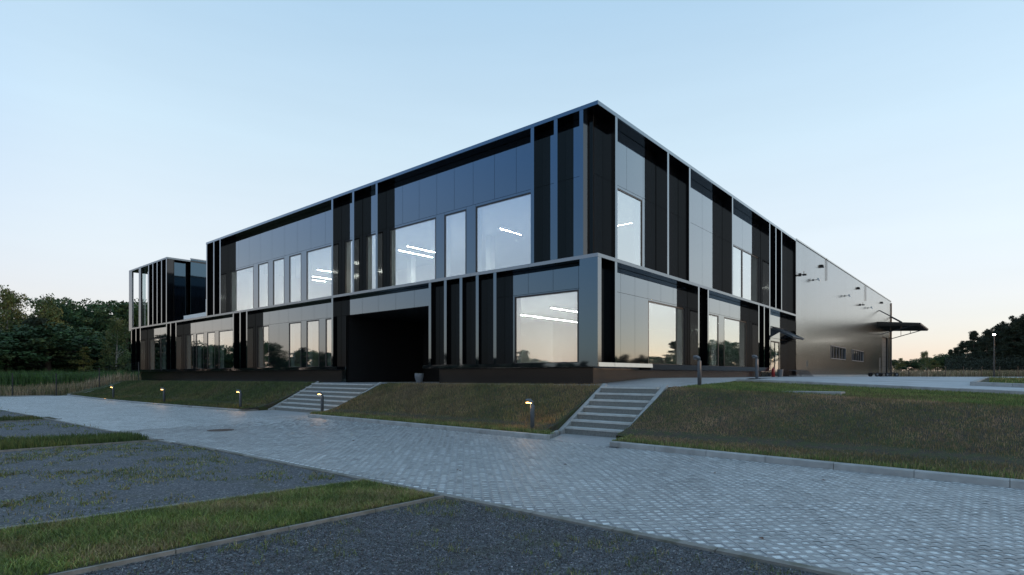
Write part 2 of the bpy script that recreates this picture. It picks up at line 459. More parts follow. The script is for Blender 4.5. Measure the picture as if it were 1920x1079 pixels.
# ------------------------------------------------------------------ the ground sheets
def ground():
    xs = np.concatenate([np.linspace(-700, -60, 9), np.linspace(-50, -7, 12), np.linspace(-5.8, -1.6, 8), np.linspace(2, 100, 25), np.linspace(130, 900, 9)])
    ys = np.concatenate([np.linspace(-700, -60, 9), np.unique(np.concatenate([np.linspace(-50, 110, 41), [40.8, 41.0]])), np.linspace(150, 900, 9)])
    V = []
    for x in xs:
        for y in ys:
            h = -1.26 if x < -5.8 else (-.14 if x > -1.6 else (lerp(-1.26, -.14, (x + 5.8) / 4.2) if y > 40.9 else -1.3))
            if x > -1.6 and y < -3: h = min(h, -.14 + max(y + 3, -10) * .045 * max(0, 1 - (x + 1.6) / 25))
            if x > 74: h = lerp(h, .0, min((x - 74) / 10, 1))
            if y > 46:                                   # the open meadow beyond the building
                t = min((y - 46) / 10, 1); h = lerp(h, -1.1, t * min(max((40 - x) / 30, 0), 1))
            V.append((x, y, h))
    ny = len(ys)
    F = [(i * ny + j, (i + 1) * ny + j, (i + 1) * ny + j + 1, i * ny + j + 1) for i in range(len(xs) - 1) for j in range(ny - 1)]
    o = np_mesh('ground', np.array(V), np.array(F), M['field'])
    return tag(o, kind='structure')
ground()

NEAR_EDGE = [(-11.1, -20), (-11.1, 2), (-11.3, 5), (-11.45, 14), (-11.6, 24), (-11.7, 41.4)]
FAR_EDGE = [(-6.1, -20), (-5.95, -10), (-5.6, -3.7), (-5.5, -2.0), (-5.35, 6), (-5.4, 13), (-5.9, 22), (-6.0, 30), (-5.5, 41.4)]
def edge_x(E, y):
    for (x0, y0), (x1, y1) in zip(E, E[1:]):
        if y <= y1: return lerp(x0, x1, (y - y0) / (y1 - y0))
    return E[-1][0]
road = sheet('road', [[(edge_x(NEAR_EDGE, a), a, ZR - .0045), (edge_x(FAR_EDGE, a), a, ZR - .0045), (edge_x(FAR_EDGE, b), b, ZR - .0045), (edge_x(NEAR_EDGE, b), b, ZR - .0045)]
                      for a, b in zip(range(-20, 41), range(-19, 42))] +
             [[(-30, 38.0, ZR - .012), (-11.6, 38.0, ZR - .012), (-11.6, 41.4, ZR - .012), (-30, 41.4, ZR - .012)]], M['lane'])

def grid45(a, b):     # block axes at 45 degrees to the lane
    s = math.sqrt(.5); return (a - b) * s, (a + b) * s
def block_verts(wd=.115, ln=.23):
    """block with two square openings; the top is flush at 0, local axes along the block"""
    V, F = [], []
    g, h = .0015, .0335
    for k in (0, 1):
        cx = (k + .5) * .115 - ln / 2
        o0, o1 = cx - .0575, cx + .0575
        x0 = o0 + (g if k == 0 else 0); x1 = o1 - (g if k == 1 else 0)
        i = len(V)
        for z in (0, -.002):
            V += [(cx - h, -h, z), (cx + h, -h, z), (cx + h, h, z), (cx - h, h, z)]
        V += [(x0, -wd / 2 + g, 0), (x1, -wd / 2 + g, 0), (x1, wd / 2 - g, 0), (x0, wd / 2 - g, 0)]
        for j in range(4):
            q = (j + 1) % 4
            F.append((i + 8 + j, i + 8 + q, i + q, i + j)); F.append((i + j, i + q, i + 4 + q, i + 4 + j))
    i = len(V); a, b = ln / 2 - g, wd / 2 - g
    for z in (0, -.05): V += [(-a, -b, z), (a, -b, z), (a, b, z), (-a, b, z)]
    for j in range(4): q = (j + 1) % 4; F.append((i + 4 + j, i + 4 + q, i + q, i + j))
    return np.array(V), np.array(F)
def pavers():
    BV, BF = block_verts()
    cand = []
    P = .115
    for ia in range(-260, 260):
        for ib in range(-130, 130):
            a, b = (ia + .5) * P, (ib + .5) * 2 * P + (P if (ia % 2) else 0)
            # a runs across, b along the block
            x, y = grid45(b, a)
            if y < -14 or y > 8 or x < -11.2 or x > -5.3: continue
            if x < edge_x(NEAR_EDGE, y) + .10 or x > edge_x(FAR_EDGE, y) - .10: continue
            rx, ry = x - CAM.x, y - CAM.y
            d = rx * EX[1] + ry * EY[1]; s = rx * EX[0] + ry * EY[0]
            if d < 2.6 or d > 19.5 or abs(s / d) > 1.12: continue
            inside = abs(s / d) < .9 and d > 4.0
            if d > 15.5 and rnd.random() > (19.5 - d) / 4.: continue
            cand.append((0 if inside else 1, d, x, y))
    cand.sort()
    me = bpy.data.meshes.new('paving_block')
    me.from_pydata([tuple(v) for v in BV], [], [tuple(f) for f in BF]); me.materials.append(M['paver']); me.update()
    for k, (_, d, x, y) in enumerate(cand[:300]):
        o = bpy.data.objects.new('paving_block', me); COL.objects.link(o); o.parent = road
        o.location = (x, y, ZR + rnd.uniform(-.0022, .0022)); o.rotation_euler = (R(rnd.gauss(0, .22)), R(rnd.gauss(0, .22)), R(45 + rnd.gauss(0, .25)))
    rest = cand[300:]
    n = len(rest); c, s = math.cos(R(45)), math.sin(R(45))
    rot = np.stack([BV[:, 0] * c - BV[:, 1] * s, BV[:, 0] * s + BV[:, 1] * c, BV[:, 2]], 1)
    pos = np.array([(x, y, ZR + rnd.uniform(-.002, .002)) for _, d, x, y in rest])
    V = (pos[:, None, :] + rot[None]).reshape(-1, 3)
    # slight tilt per block
    tx = rng.normal(0, .004, (n, 1)); ty = rng.normal(0, .004, (n, 1))
    V[:, 2] += (np.repeat(tx, len(BV), 1) * rot[None, :, 0] + np.repeat(ty, len(BV), 1) * rot[None, :, 1]).ravel()
    F = (np.arange(n)[:, None, None] * len(BV) + BF[None]).reshape(-1, 4)
    np_mesh('paving_blocks', V, F, M['paver'], road, kind='stuff')
pavers()

# edge course of the lane on the parking side
for k in range(34):
    y0 = -14 + k * 1.0
    x = edge_x(NEAR_EDGE, y0 + .5)
    mb = MB(); mb.box((x - .05, y0 + .006, ZR - .2), (x + .045, y0 + .994, ZR + .004)); mb.build('edging_stone', M['edging'], road)

# parking bays: dark gravel held in plastic cells
parking = sheet('parking_area', [[(-40, -30, ZR - .02), (-11.1, -30, ZR - .02), (-11.14, 2, ZR - .02), (-40, 2, ZR - .02)],
                                 [(-40, 2, ZR - .02), (-11.14, 2, ZR - .02), (-11.62, 24, ZR - .02), (-40, 24, ZR - .02)],
                                 [(-40, 24, ZR - .02), (-11.62, 24, ZR - .02), (-11.7, 38, ZR - .02), (-40, 38, ZR - .02)]], M['gravel'])
STRIPS = [(-4.62, -2.98, -4.40, -2.28), (4.80, 6.35, 5.25, 7.75), (14.2, 15.8, 14.9, 16.9)]   # y at the lane edge (lo, hi) and at x=-16 (lo, hi)
def strip_y(s, x):
    t = (-11.15 - x) / 4.85
    return lerp(s[0], s[2], t), lerp(s[1], s[3], t)

# ------------------------------------------------------------------ kerb along the bank
kerb = bpy.data.objects.new('kerb', None); COL.objects.link(kerb); tag(kerb, kind='structure')
def kerb_run(pts, top, wid=.13, name='kerbstone', length=1.0, parent=None, drop=.25, side=1, m='concrete'):
    pts = [Vector((p[0], p[1], 0)) for p in pts]
    for a, b in zip(pts, pts[1:]):
        L = (b - a).length; n = max(1, round(L / length)); d = (b - a).normalized(); nrm = Vector((-d.y, d.x, 0)) * side
        for k in range(n):
            p, q = a + d * (L * k / n + .004), a + d * (L * (k + 1) / n - .004)
            tp, tq = (top(p.x, p.y), top(q.x, q.y)) if callable(top) else (top, top)
            mb = MB(); r_, l_ = p + nrm * wid, q + nrm * wid; ch = .014
            def P(v, z, o=0.): return (v.x + nrm.x * o, v.y + nrm.y * o, z)
            mb.hexa([P(p, tp - drop), P(q, tq - drop), P(l_, tq - drop), P(r_, tp - drop), P(p, tp - ch), P(q, tq - ch), P(l_, tq - ch), P(r_, tp - ch)])
            mb.hexa([P(p, tp - ch), P(q, tq - ch), P(l_, tq - ch), P(r_, tp - ch), P(p, tp, ch), P(q, tq, ch), P(l_, tq), P(r_, tp)])
            mb.build(name, M[m], parent)
kerb_run([(-6.1, -16), (-5.95, -10), (-5.6, -3.72)], ZR + .105, parent=kerb, side=-1)
kerb_run([(-5.5, -2.0), (-5.35, 6), (-5.36, 8.6)], ZR + .11, parent=kerb, side=-1)
kerb_run([(-5.4, 13.9), (-5.9, 22), (-6.0, 30), (-5.5, 40.8)], ZR + .07, parent=kerb, side=-1)
# short flared pieces that lead to the stairs
kerb_run([(-5.5, -2.0), (-4.15, -1.42)], ZR + .09, wid=.07, parent=kerb, length=.8, side=1)
kerb_run([(-5.6, -3.72), (-4.2, -3.30)], ZR + .09, wid=.07, parent=kerb, length=.8, side=-1)
kerb_run([(-5.4, 13.9), (-4.2, 13.62)], ZR + .07, wid=.07, parent=kerb, length=.8, side=1)
# kerb of the lane's far end
kerb_run([(-30, 41.4), (-6.2, 41.4)], ZR + .05, parent=kerb, length=1.6, side=1)
# landing paving in front of both stairs
sheet('landing', [[(-5.8, -4.0, ZR - .0045), (-5.3, -4.0, ZR - .0045), (-5.3, -3.55, ZR - .0045), (-5.8, -3.75, ZR - .0045)], [(-5.62, -3.7, ZR - .004), (-4.0, -3.30, ZR - .004), (-4.0, -1.45, ZR - .004), (-5.45, -2.0, ZR - .004)],
                  [(-5.45, 8.6, ZR - .004), (-4.0, 8.6, ZR - .004), (-4.0, 13.7, ZR - .004), (-5.45, 13.9, ZR - .004)]], M['paver'])

# grass bank: built as a sheet that leaves out the stairs
def bank():
    xs = [-6.1, -5.85, -5.6, -5.3, -5.0, -4.7, -4.1, -3.4, -2.9, -2.5, -2.2, -1.9, -1.62]
    mb = MB(); runs = [(-18, -3.36), (-1.38, 8.86), (13.64, 40.9)]
    for a, b in runs:
        n = max(2, int((b - a) / .8))
        for k in range(n):
            y0, y1 = lerp(a, b, k / n), lerp(a, b, (k + 1) / n)
            for x0, x1 in zip(xs, xs[1:]):
                y1 = lerp(a, b, (k + 1) / n)
                c0 = max(x0, edge_x(FAR_EDGE, y0) + .10), max(x1, edge_x(FAR_EDGE, y0) + .10)
                c1 = max(x0, edge_x(FAR_EDGE, y1) + .10), max(x1, edge_x(FAR_EDGE, y1) + .10)
                if c0[1] - c0[0] < .01 and c1[1] - c1[0] < .01: continue
                if b < -3 and x1 < -4.65 and y1 > -3.75: y1 = max(y0 + .01, -3.74)
                mb.face([(c0[0], y0, zbank(c0[0], y0)), (c0[1], y0, zbank(c0[1], y0)), (c1[1], y1, zbank(c1[1], y1)), (c1[0], y1, zbank(c1[0], y1))])
    for y in (-3.36, -1.38, 8.86, 13.64, 40.9):          # earth sides next to the stairs
        for x0, x1 in zip(xs, xs[1:]):
            yy = -3.74 if (y == -3.36 and x1 < -4.65) else y
            if x1 > (-5.4 if y == -3.36 else -4.6): mb.face([(x0, yy, -1.4), (x1, yy, -1.4), (x1, yy, zbank(x1, y)), (x0, yy, zbank(x0, y))])
    return tag(mb.build('grass_bank', M['soil'], smooth=True), kind='structure')
bank()
# upper lawn on the right
def lawn():
    mb = MB()
    ys = [-3.45, -4.5, -6, -8, -10, -12, -15, -18]
    for y0, y1 in zip(ys, ys[1:]):
        for x0, x1 in ((-1.62, -.4), (-.4, 1.2), (1.2, 2.95)):
            def z(x, y): return lerp(zcrest(y), zyard(3, y) - .10, (x + 1.62) / 4.57)
            mb.face([(x0, y1, z(x0, y1)), (x1, y1, z(x1, y1)), (x1, y0, z(x1, y0)), (x0, y0, z(x0, y0))])
    return tag(mb.build('lawn', M['soil']), kind='structure')
lawn()
def zlawn(x, y): return lerp(zcrest(y), zyard(3, y) - .10, (x + 1.62) / 4.57)
# left platform walk, ramped path and yard paving
walk = sheet('walkway', [[(-1.55, a, zp(a)), (.6, a, zp(a)), (.6, b, zp(b)), (-1.55, b, zp(b))] for a, b in ((-1.3, 5), (5, 10), (10, 20), (20, 30), (30, 40.9))] +
             [[(-2.02, -3.34, 0), (.5, -3.40, 0), (.5, .6, 0), (-1.55, .6, 0), (-1.55, -1.3, 0), (-2.02, -1.42, 0)]] +
             [[(.5, 8.2, zp(8)), (5.6, 8.2, zp(8)), (5.6, 15.1, zp(15)), (.5, 15.1, zp(15))]] +
             [[(-2.02, 8.8, zp(9)), (-1.55, 8.8, zp(9)), (-1.55, 13.6, zp(13.6)), (-2.02, 13.6, zp(13.6))]], M['paver'], zoff=.004)
sheet('ramp_path', [[(a, -3.4, zpath(a)), (b, -3.4, zpath(b)), (b, .6, zpath(b)), (a, .6, zpath(a))] for a, b in ((.5, 1.5), (1.5, 3), (3, 4.5), (4.5, 8))], M['paver'], zoff=.004)
def yard():
    mb = MB()
    xs = [3.1, 6, 8, 12, 16, 20, 30, 45, 60, 80]; ys = [-60, -30, -20, -15, -12, -10, -8, -6, -4, -2.5, 0, .6]
    for x0, x1 in zip(xs, xs[1:]):
        for y0, y1 in zip(ys, ys[1:]):
            if x0 < 8 and y1 > -3.2: continue
            mb.face([(x0, y0, zyard(x0, y0)), (x1, y0, zyard(x1, y0)), (x1, y1, zyard(x1, y1)), (x0, y1, zyard(x0, y1))])
    for x0, x1 in ((72.8, 80.),):
        mb.face([(x0, .6, zyard(x0, 0)), (x1, .6, zyard(x1, 0)), (x1, 30, zyard(x1, 0)), (x0, 30, zyard(x0, 0))])
    # paving between path end and the kerb
    mb.face([(3.1, -4, zyard(3.1, -4)), (8, -4, zyard(8, -4)), (8, -3.4, .2), (3.1, -3.4, zpath(3.1))])
    return tag(mb.build('yard', mat('yard_concrete', (.36, .39, .42), .75, var=.1, scale=1.5, bump=.15, bscale=50., dirt=((.24, .26, .28), .5, .52, .7))), kind='structure')
yard()
ykerb = bpy.data.objects.new('yard_kerb', None); COL.objects.link(ykerb); tag(ykerb, kind='structure')
kerb_run([(2.96, -16), (2.96, -9.2)], lambda x, y: zyard(3, y) + .015, wid=.15, parent=ykerb, side=-1)
kerb_run([(2.96, -9.2), (2.96, -3.45)], lambda x, y: zyard(3, y) + .01, wid=.15, parent=ykerb, side=-1)
kerb_run([(6, -18), (6, -9.35), (14, -9.6), (14, -18)], lambda x, y: zyard(x, y) + .12, wid=.15, parent=ykerb, side=-1)
sheet('planting_bed', [[(6.1, -18, zyard(6, -18) + .08), (13.9, -18, zyard(14, -18) + .08), (13.9, -9.7, zyard(14, -9.6) + .08), (6.1, -9.45, zyard(6, -9.4) + .08)]], M['soil'])
# concrete crest edging of the bank
crest = bpy.data.objects.new('crest_edging', None); COL.objects.link(crest); tag(crest, kind='structure')
kerb_run([(-1.66, -1.35), (-1.66, 8.7)], lambda x, y: zp(y) + .014, wid=.10, name='edging_stone', parent=crest, side=-1)
kerb_run([(-1.66, 13.7), (-1.66, 40.9)], lambda x, y: zp(y) + .014, wid=.10, name='edging_stone', parent=crest, side=-1)
kerb_run([(-5.5, 40.95), (-1.6, 40.95)], lambda x, y: zbank(x, 40.9) + .03, wid=.16, name='edging_stone', parent=crest, length=.8, side=1, drop=.4)
pedge = bpy.data.objects.new('bay_edging', None); COL.objects.link(pedge); tag(pedge, kind='structure')
for s in STRIPS:
    for k in (0, 1):
        ya, yb = strip_y(s, -11.17)[k], strip_y(s, -24)[k]
        kerb_run([(-11.17, ya), (-24, yb)], ZR + .006 + .012 * (k == 0), wid=.045, name='edging_stone', m='edging', parent=pedge, side=(1 if k == 1 else -1) * -1)
strips_sheet = sheet('grass_strip', [[(-24, strip_y(s, -24)[0], ZR - .004), (-11.2, strip_y(s, -11.2)[0], ZR - .004), (-11.2, strip_y(s, -11.2)[1], ZR - .004), (-24, strip_y(s, -24)[1], ZR - .004)] for s in STRIPS], M['soil'])

# ------------------------------------------------------------------ office building
office = empty('office_building', (0, 0, 0), 'two storey black glossy office building with thin metal fins and large mirrored windows', 'building')
T_ROOF, B_ROOF, T_MID, B_MID, T_LEDGE, B_LEDGE = 9.33, 9.20, 4.33, 4.21, .74, .60
REC = .5
def fb(fac, a0, a1, z0, z1, d0, d1, mb=None, **k):
    mb = mb or MB()
    if fac == 'L': mb.box((d0, a0, z0), (d1, a1, z1), **k)
    else: mb.box((a0, d0, z0), (a1, d1, z1), **k)
    return mb
backing = MB()
G = .006
def panel(fac, a0, a1, z0, z1, d=REC, name='facade_panel', m=None, back=True):
    fb(fac, a0 + G, a1 - G, z0 + G, z1 - G, d, d + .03).build(name, m or M['panel'], office)
    if back: fb(fac, a0, a1, z0, z1, d + .034, d + .06, backing)
def fin(fac, a0, a1, z0, z1, d1=REC - .003):
    a0, a1 = min(a0, a1), max(a0, a1)
    wd = .15; c = (a0 + a1) / 2
    k = '-x' if fac == 'L' else '-y'
    fm = fb(fac, c - wd / 2, c + wd / 2, z0, z1, 0.004, d1, m=0, front=(k, 1))
    fb(fac, c - .12, c + .12, z0, z1, REC + .003, REC + .020, fm)          # back flange closes the joint to the panels
    fm.build('fin', [M['finside'], M['panel']], office)
    fb(fac, c - .13, c + .13, z0, z1, REC + .0615, REC + .066, backing)
def window(fac, a0, a1, z0, z1, d=REC, fw=.055, mull=(), m='glass', name='window'):
    mb = MB(); D0, D1 = d + .0, d + .09
    fb(fac, a0, a0 + fw, z0, z1, D0, D1, mb); fb(fac, a1 - fw, a1, z0, z1, D0, D1, mb)
    fb(fac, a0 + fw, a1 - fw, z1 - fw, z1, D0, D1, mb); fb(fac, a0 + fw, a1 - fw, z0, z0 + fw * .6, D0, D1, mb)
    for q in mull: fb(fac, q - .02, q + .02, z0 + fw * .6, z1 - fw, D0, D1, mb)
    wo = mb.build(name, M['frame'], office)
    fb(fac, a0 + fw * .5, a1 - fw * .5, z0 + fw * .4, z1 - fw * .6, d + .025, d + .033).build('pane', M[m], wo)
    # plaster reveal seen through the glass
    rv = MB(); I0, I1 = d + .092, d + .36
    fb(fac, a0 - .03, a0, z0, z1, I0, I1, rv); fb(fac, a1, a1 + .03, z0, z1, I0, I1, rv)
    fb(fac, a0, a1, z1, z1 + .03, I0, I1, rv); fb(fac, a0, a1, z0 - .03, z0, I0, I1, rv)
    rv.build('reveal', M['room'], wo)
    return wo
def bay_top(fac, js, z0, z1):
    js = sorted(js)
    for a, b in zip(js, js[1:]): panel(fac, a, b, z0, z1)
def bay_low(fac, lo, hi, wins, z0, z1, wtop, splits=(), **k):
    """windows at given spans, black panels between them"""
    cur = lo
    for a, b in sorted(wins):
        cuts = [cur] + [s for s in splits if cur + .1 < s < a - .1] + [a]
        if a - cur > .05:
            for p, q in zip(cuts, cuts[1:]): panel(fac, p, q, z0, z1)
        window(fac, a, b, z0, wtop, **k)
        if z1 - wtop > .02: panel(fac, a, b, wtop, z1, name='head_panel')
        cur = b
    cuts = [cur] + [s for s in splits if cur + .1 < s < hi - .1] + [hi]
    if hi - cur > .05:
        for p, q in zip(cuts, cuts[1:]): panel(fac, p, q, z0, z1)
UR, UT = 7.20, B_ROOF - .004       # joint height and top of the upper storey panels
LRW, LT = 3.33, B_MID - .004
UB, LB = T_MID + .004, T_LEDGE + .004
# --- left facade, upper storey
for a, b in ((.57, .72), (1.63, 1.77), (2.66, 2.80), (11.82, 11.98), (13.67, 13.85), (15.50, 15.66), (28.67, 28.82), (29.63, 29.80), (30.78, 30.93)):
    fin('L', a, b, UB, UT)
bay_top('L', [2.80, 3.89, 5.0, 6.16, 7.25, 8.33, 9.48, 10.62, 11.82], UR, UT)
bay_low('L', 2.80, 11.82, [(2.88, 6.02), (6.55, 7.86), (8.38, 11.58)], UB, UR, 7.10)
bay_top('L', [11.98, 13.67], UR, UT); bay_low('L', 11.98, 13.67, [(12.05, 13.43)], UB, UR, 7.10)
bay_top('L', [13.85, 15.5], UR, UT); bay_low('L', 13.85, 15.5, [(13.92, 15.25)], UB, UR, 7.10)
bay_top('L', [15.66, 17.02, 18.44, 19.87, 21.28, 22.77, 24.19, 25.68, 27.13, 28.67], UR, UT)
bay_low('L', 15.66, 28.67, [(15.72, 18.90), (19.46, 20.76), (21.33, 22.66), (23.23, 24.52), (25.12, 28.40)], UB, UR, 7.10)
for a, b in ((.53, .57), (.72, 1.63), (1.77, 2.66), (28.82, 29.63), (29.80, 30.78)):
    if b - a > .2: panel('L', a, b, UR, UT); panel('L', a, b, UB, UR)
# recessed corner
panel('L', .50, .575, UB, UT, d=REC)
panel('R', .534, 1.14, UR, UT); panel('R', .534, 1.14, UB, UR)
# --- right facade, upper storey
for a, b in ((1.14, 1.29), (5.21, 5.43), (7.37, 7.55), (12.65, 12.84), (18.91, 19.14), (20.15, 20.38), (21.36, 21.62)):
    fin('R', a, b, UB, UT)
bay_top('R', [1.29, 2.84, 4.15, 5.21], UR, UT); bay_low('R', 1.29, 5.21, [(1.36, 4.08)], UB, UR, 7.10)
bay_top('R', [5.43, 7.37], UR, UT); panel('R', 5.43, 7.37, UB, UR)
bay_top('R', [7.55, 10.08, 12.65], UR, UT); bay_top('R', [7.55, 10.08, 12.65], UB, UR)
bay_top('R', [12.84, 15.72, 18.91], UR, UT); bay_low('R', 12.84, 18.91, [(12.9, 15.70), (15.74, 18.6)], UB, UR, 7.16)
for a, b in ((19.14, 20.15), (20.38, 21.36), (21.62, 23.24), (23.24, 24.86)):
    panel('R', a, b, UR, UT); panel('R', a, b, UB, UR)
# --- left facade, lower storey
fb('L', 0.004, .71, LB - .14, LT, 0, .23, front=('-y', 1)).build('corner_pier', [M['panel'], M['fin']], office)
for a, b in ((4.46, 4.61), (5.39, 5.53), (6.29, 6.43), (7.20, 7.34), (8.14, 8.29), (15.50, 15.66), (24.86, 25.04), (25.78, 25.92), (26.71, 26.90), (36.27, 36.44),
             (37.32, 37.50), (38.15, 38.37), (44.02, 44.28), (45.13, 45.34), (46.30, 46.49)):
    fin('L', a, b, LB, LT)
bay_top('L', [.50, 1.08, 2.17, 3.31, 4.46], LRW, LT); bay_low('L', .50, 4.46, [(1.08, 3.97)], LB, LRW, 3.28)
for a, b in ((4.61, 5.39), (5.53, 6.29), (6.43, 7.20), (7.34, 8.14)):
    panel('L', a, b, LB, LT)
bay_top('L', [8.29, 9.81, 11.12, 12.43, 13.72, 14.98, 15.50], LRW, LT)
bay_top('L', [15.66, 16.86, 18.12, 19.41, 20.84, 21.94, 23.10, 24.86], LRW, LT)
bay_low('L', 15.66, 24.86, [(15.72, 17.0), (17.62, 18.9), (19.46, 20.8), (23.15, 24.62)], LB, LRW, 3.28, splits=(21.94,))
for a, b in ((25.04, 25.78), (25.92, 26.71), (36.44, 37.32), (37.50, 38.15), (44.28, 45.13), (45.34, 46.30)):
    panel('L', a, b, LB, LT)
bay_top('L', [26.90, 28.23, 29.69, 31.16, 32.58, 34.06, 36.27], LRW, LT)
bay_low('L', 26.90, 36.27, [(26.96, 30.16), (30.76, 32.03), (32.62, 33.96), (34.46, 35.9)], LB, LRW, 3.28)
bay_top('L', [38.37, 41.04, 44.02], LRW, LT); bay_low('L', 38.37, 44.02, [(38.45, 41.0), (41.08, 43.6)], LB, LRW, 3.28)
# entrance recess
mb = MB()
mb.box((.5, 14.98, zp(15) - .1), (5.5, 15.10, LRW - .01)); mb.box((.62, 8.16, zp(8) - .1), (5.5, 8.28, LRW - .01))
mb.box((5.5, 8.16, zp(8) - .1), (5.6, 15.1, LRW - .01)); mb.box((.55, 8.29, LRW - .012), (5.5, 14.98, LRW + .08))
mb.build('entrance_lining', M['black'], office)
panel('L', 14.98, 15.5, zp(15) + .01, LRW, d=REC)
fb('L', 10.2, 12.4, zp(10) + .03, 2.5, 5.44, 5.49).build('entrance_door', M['panel'], office)
# --- right facade, lower storey
for a, b in ((1.12, 1.27), (8.35, 8.53), (9.46, 9.63), (16.9, 17.04), (17.88, 18.04), (18.93, 19.13)):
    fin('R', a, b, LB, LT)
panel('R', .534, 1.12, LB, LT)
bay_top('R', [1.27, 2.39, 3.48, 4.56, 5.70, 6.88, 8.35], LRW, LT)
bay_low('R', 1.27, 8.35, [(4.58, 8.1)], LB, LRW, 3.26, splits=(2.39, 3.48))
panel('R', 8.53, 9.46, LB, LT)
bay_top('R', [9.63, 10.97, 12.34, 13.75, 15.2, 16.9], LRW, LT)
bay_low('R', 9.63, 16.9, [(9.7, 12.18), (12.94, 16.4)], LB, LRW, 3.26)
for a, b in ((17.04, 17.88), (18.04, 18.93)): panel('R', a, b, LB, LT)
bay_top('R', [19.13, 21.0, 22.9, 24.86], 2.62, LT)
dw = window('R', 20.98, 22.88, .23, 2.42, name='door', m='clear', fw=.07, mull=(21.9,))
mb = MB(); mb.tube([(21.82, .47, 1.0), (21.82, .44, 1.02), (21.82, .44, 1.5), (21.82, .47, 1.52)], .012, 6); mb.build('handle', M['sill'], dw)
panel('R', 19.13, 20.95, .21, 2.61); panel('R', 22.91, 24.86, .21, 2.61); panel('R', 20.97, 22.9, 2.43, 2.61, name='head_panel')
fb('R', 24.86, 24.98, .2, UT, 0.004, REC + .05).build('end_post', M['finside'], office)
# --- ledges
def pieces(lo, hi, L):
    n = max(1, round((hi - lo) / L)); return [(lerp(lo, hi, k / n), lerp(lo, hi, (k + 1) / n)) for k in range(n)]
for a, b in pieces(0, 8.66, 2.9) + pieces(15.14, 46.6, 2.95):
    fb('L', a + .004, b - .004, B_LEDGE, T_LEDGE, -.012, .52).build('ledge_piece', M['panel'], office)
# first two lengths on the right: sunset reflection put into paler colour and lean
for a, b in ((.0, 1.02), (1.03, 3.87)):
    mb = MB()
    mb.hexa([(a + .003, -.05, B_LEDGE), (b - .003, -.05, B_LEDGE), (b - .003, .5, B_LEDGE), (a + .003, .5, B_LEDGE),
             (a + .003, -.035, T_LEDGE), (b - .003, -.035, T_LEDGE), (b - .003, .5, T_LEDGE), (a + .003, .5, T_LEDGE)])
    o = mb.build('ledge_piece', M['sill'], office); o['label'] = 'ledge length paled to stand in for the sunset reflection'
for a, b in pieces(3.88, 19.0, 3.0):
    mb = MB()
    mb.hexa([(a + .003, .06, B_LEDGE - .07), (b - .003, .06, B_LEDGE - .07), (b - .003, .52, B_LEDGE - .07), (a + .003, .52, B_LEDGE - .07),
             (a + .003, -.012, T_LEDGE), (b - .003, -.012, T_LEDGE), (b - .003, .52, T_LEDGE), (a + .003, .52, T_LEDGE)])
    mb.build('ledge_piece', M['plinth'], office)
# --- plinth
for a, b in pieces(.5, 8.2, 1.95) + pieces(15.1, 46.0, 3.0):
    fb('L', a + .004, b - .004, zp(b) - .25, B_LEDGE - .002, .52, .58).build('plinth_panel', M['plinth'], office)
for a, b in pieces(.585, 19.1, 2.9):
    fb('R', a + .004, b - .004, -.2, B_LEDGE - .08, .52, .58).build('plinth_panel', M['plinth'], office)
# --- fascias and slabs
for a, b in pieces(.0, 30.98, 3.05):
    fb('L', a + (.003 if a else -.0), b - .003, B_ROOF, T_ROOF, -.0, .05).build('fascia_panel', M['panel'], office)
for a, b in pieces(.052, 24.98, 3.05):
    fb('R', a, b - .005, B_ROOF, T_ROOF, -.0, .05).build('fascia_panel', M['panel'], office)
for a, b in pieces(.0, 46.55, 3.0):
    fb('L', a + (.003 if a else 0.), b - .003, B_MID, T_MID, 0, .05).build('fascia_panel', M['fin'], office)
for a, b in pieces(.052, 24.98, 3.0):
    fb('R', a, b - .005, B_MID, T_MID, 0, .05).build('fascia_panel', M['fin'], office)
MB().box((.054, .054, B_ROOF + .004), (24.97, 30.96, T_ROOF - .006)).build('roof', M['finside'], office)
MB().box((.054, .054, B_MID + .004), (24.97, 46.5, T_MID - .006)).build('floor_slab', M['finside'], office)
MB().box((.6, .6, T_MID - .004), (24.8, 30.9, T_MID + .03)).build('floor_finish', M['carpet'], office)
MB().box((.6, .6, .5), (24.8, 8.1, .60)).box((5.8, 8.1, .5), (24.8, 15.2, .60)).box((.6, 15.2, .5), (24.8, 46.3, .60)).build('ground_floor', M['carpet'], office)
mb = MB(); mb.box((.58, .58, 7.75), (24.8, 30.7, 7.81)); mb.build('ceiling', M['room'], office)
mb = MB(); mb.box((.58, .58, 3.88), (24.8, 8.1, 3.94)); mb.box((5.8, 8.1, 3.88), (24.8, 15.2, 3.94)); mb.box((.58, 15.2, 3.88), (24.8, 46.3, 3.94)); mb.build('ceiling', M['room'], office)
mb = MB()
mb.box((13, 15, 4.37), (24.8, 30.7, 7.74)); mb.box((.62, 30.7, 4.37), (13, 30.8, 7.74)); mb.box((24.7, .6, 4.37), (24.8, 15, 7.74))
mb.box((9.5, 18.5, 4.37), (9.6, 23.0, 7.74))
for q in ((6.2, 10.4), (11.2, 7.2), (6.2, 16.9), (6.2, 28.6), (12.0, 3.4)): mb.box((q[0], q[1], 4.37), (q[0] + .35, q[1] + .35, 7.74))
mb.build('room_wall', M['room'], office)
mb = MB()
mb.box((14, 12, .61), (24.8, 30.7, 3.87)); mb.box((24.7, .6, .61), (24.8, 12, 3.87)); mb.box((5.65, 8.1, .61), (5.75, 15.2, 3.87)); mb.box((9.0, 15.2, .61), (9.1, 46, 3.87))
mb.box((.75, 8.02, .61), (5.7, 8.1, 3.87)); mb.box((.75, 15.2, .61), (5.7, 15.28, 3.87))
mb.build('room_wall', M['room'], office)
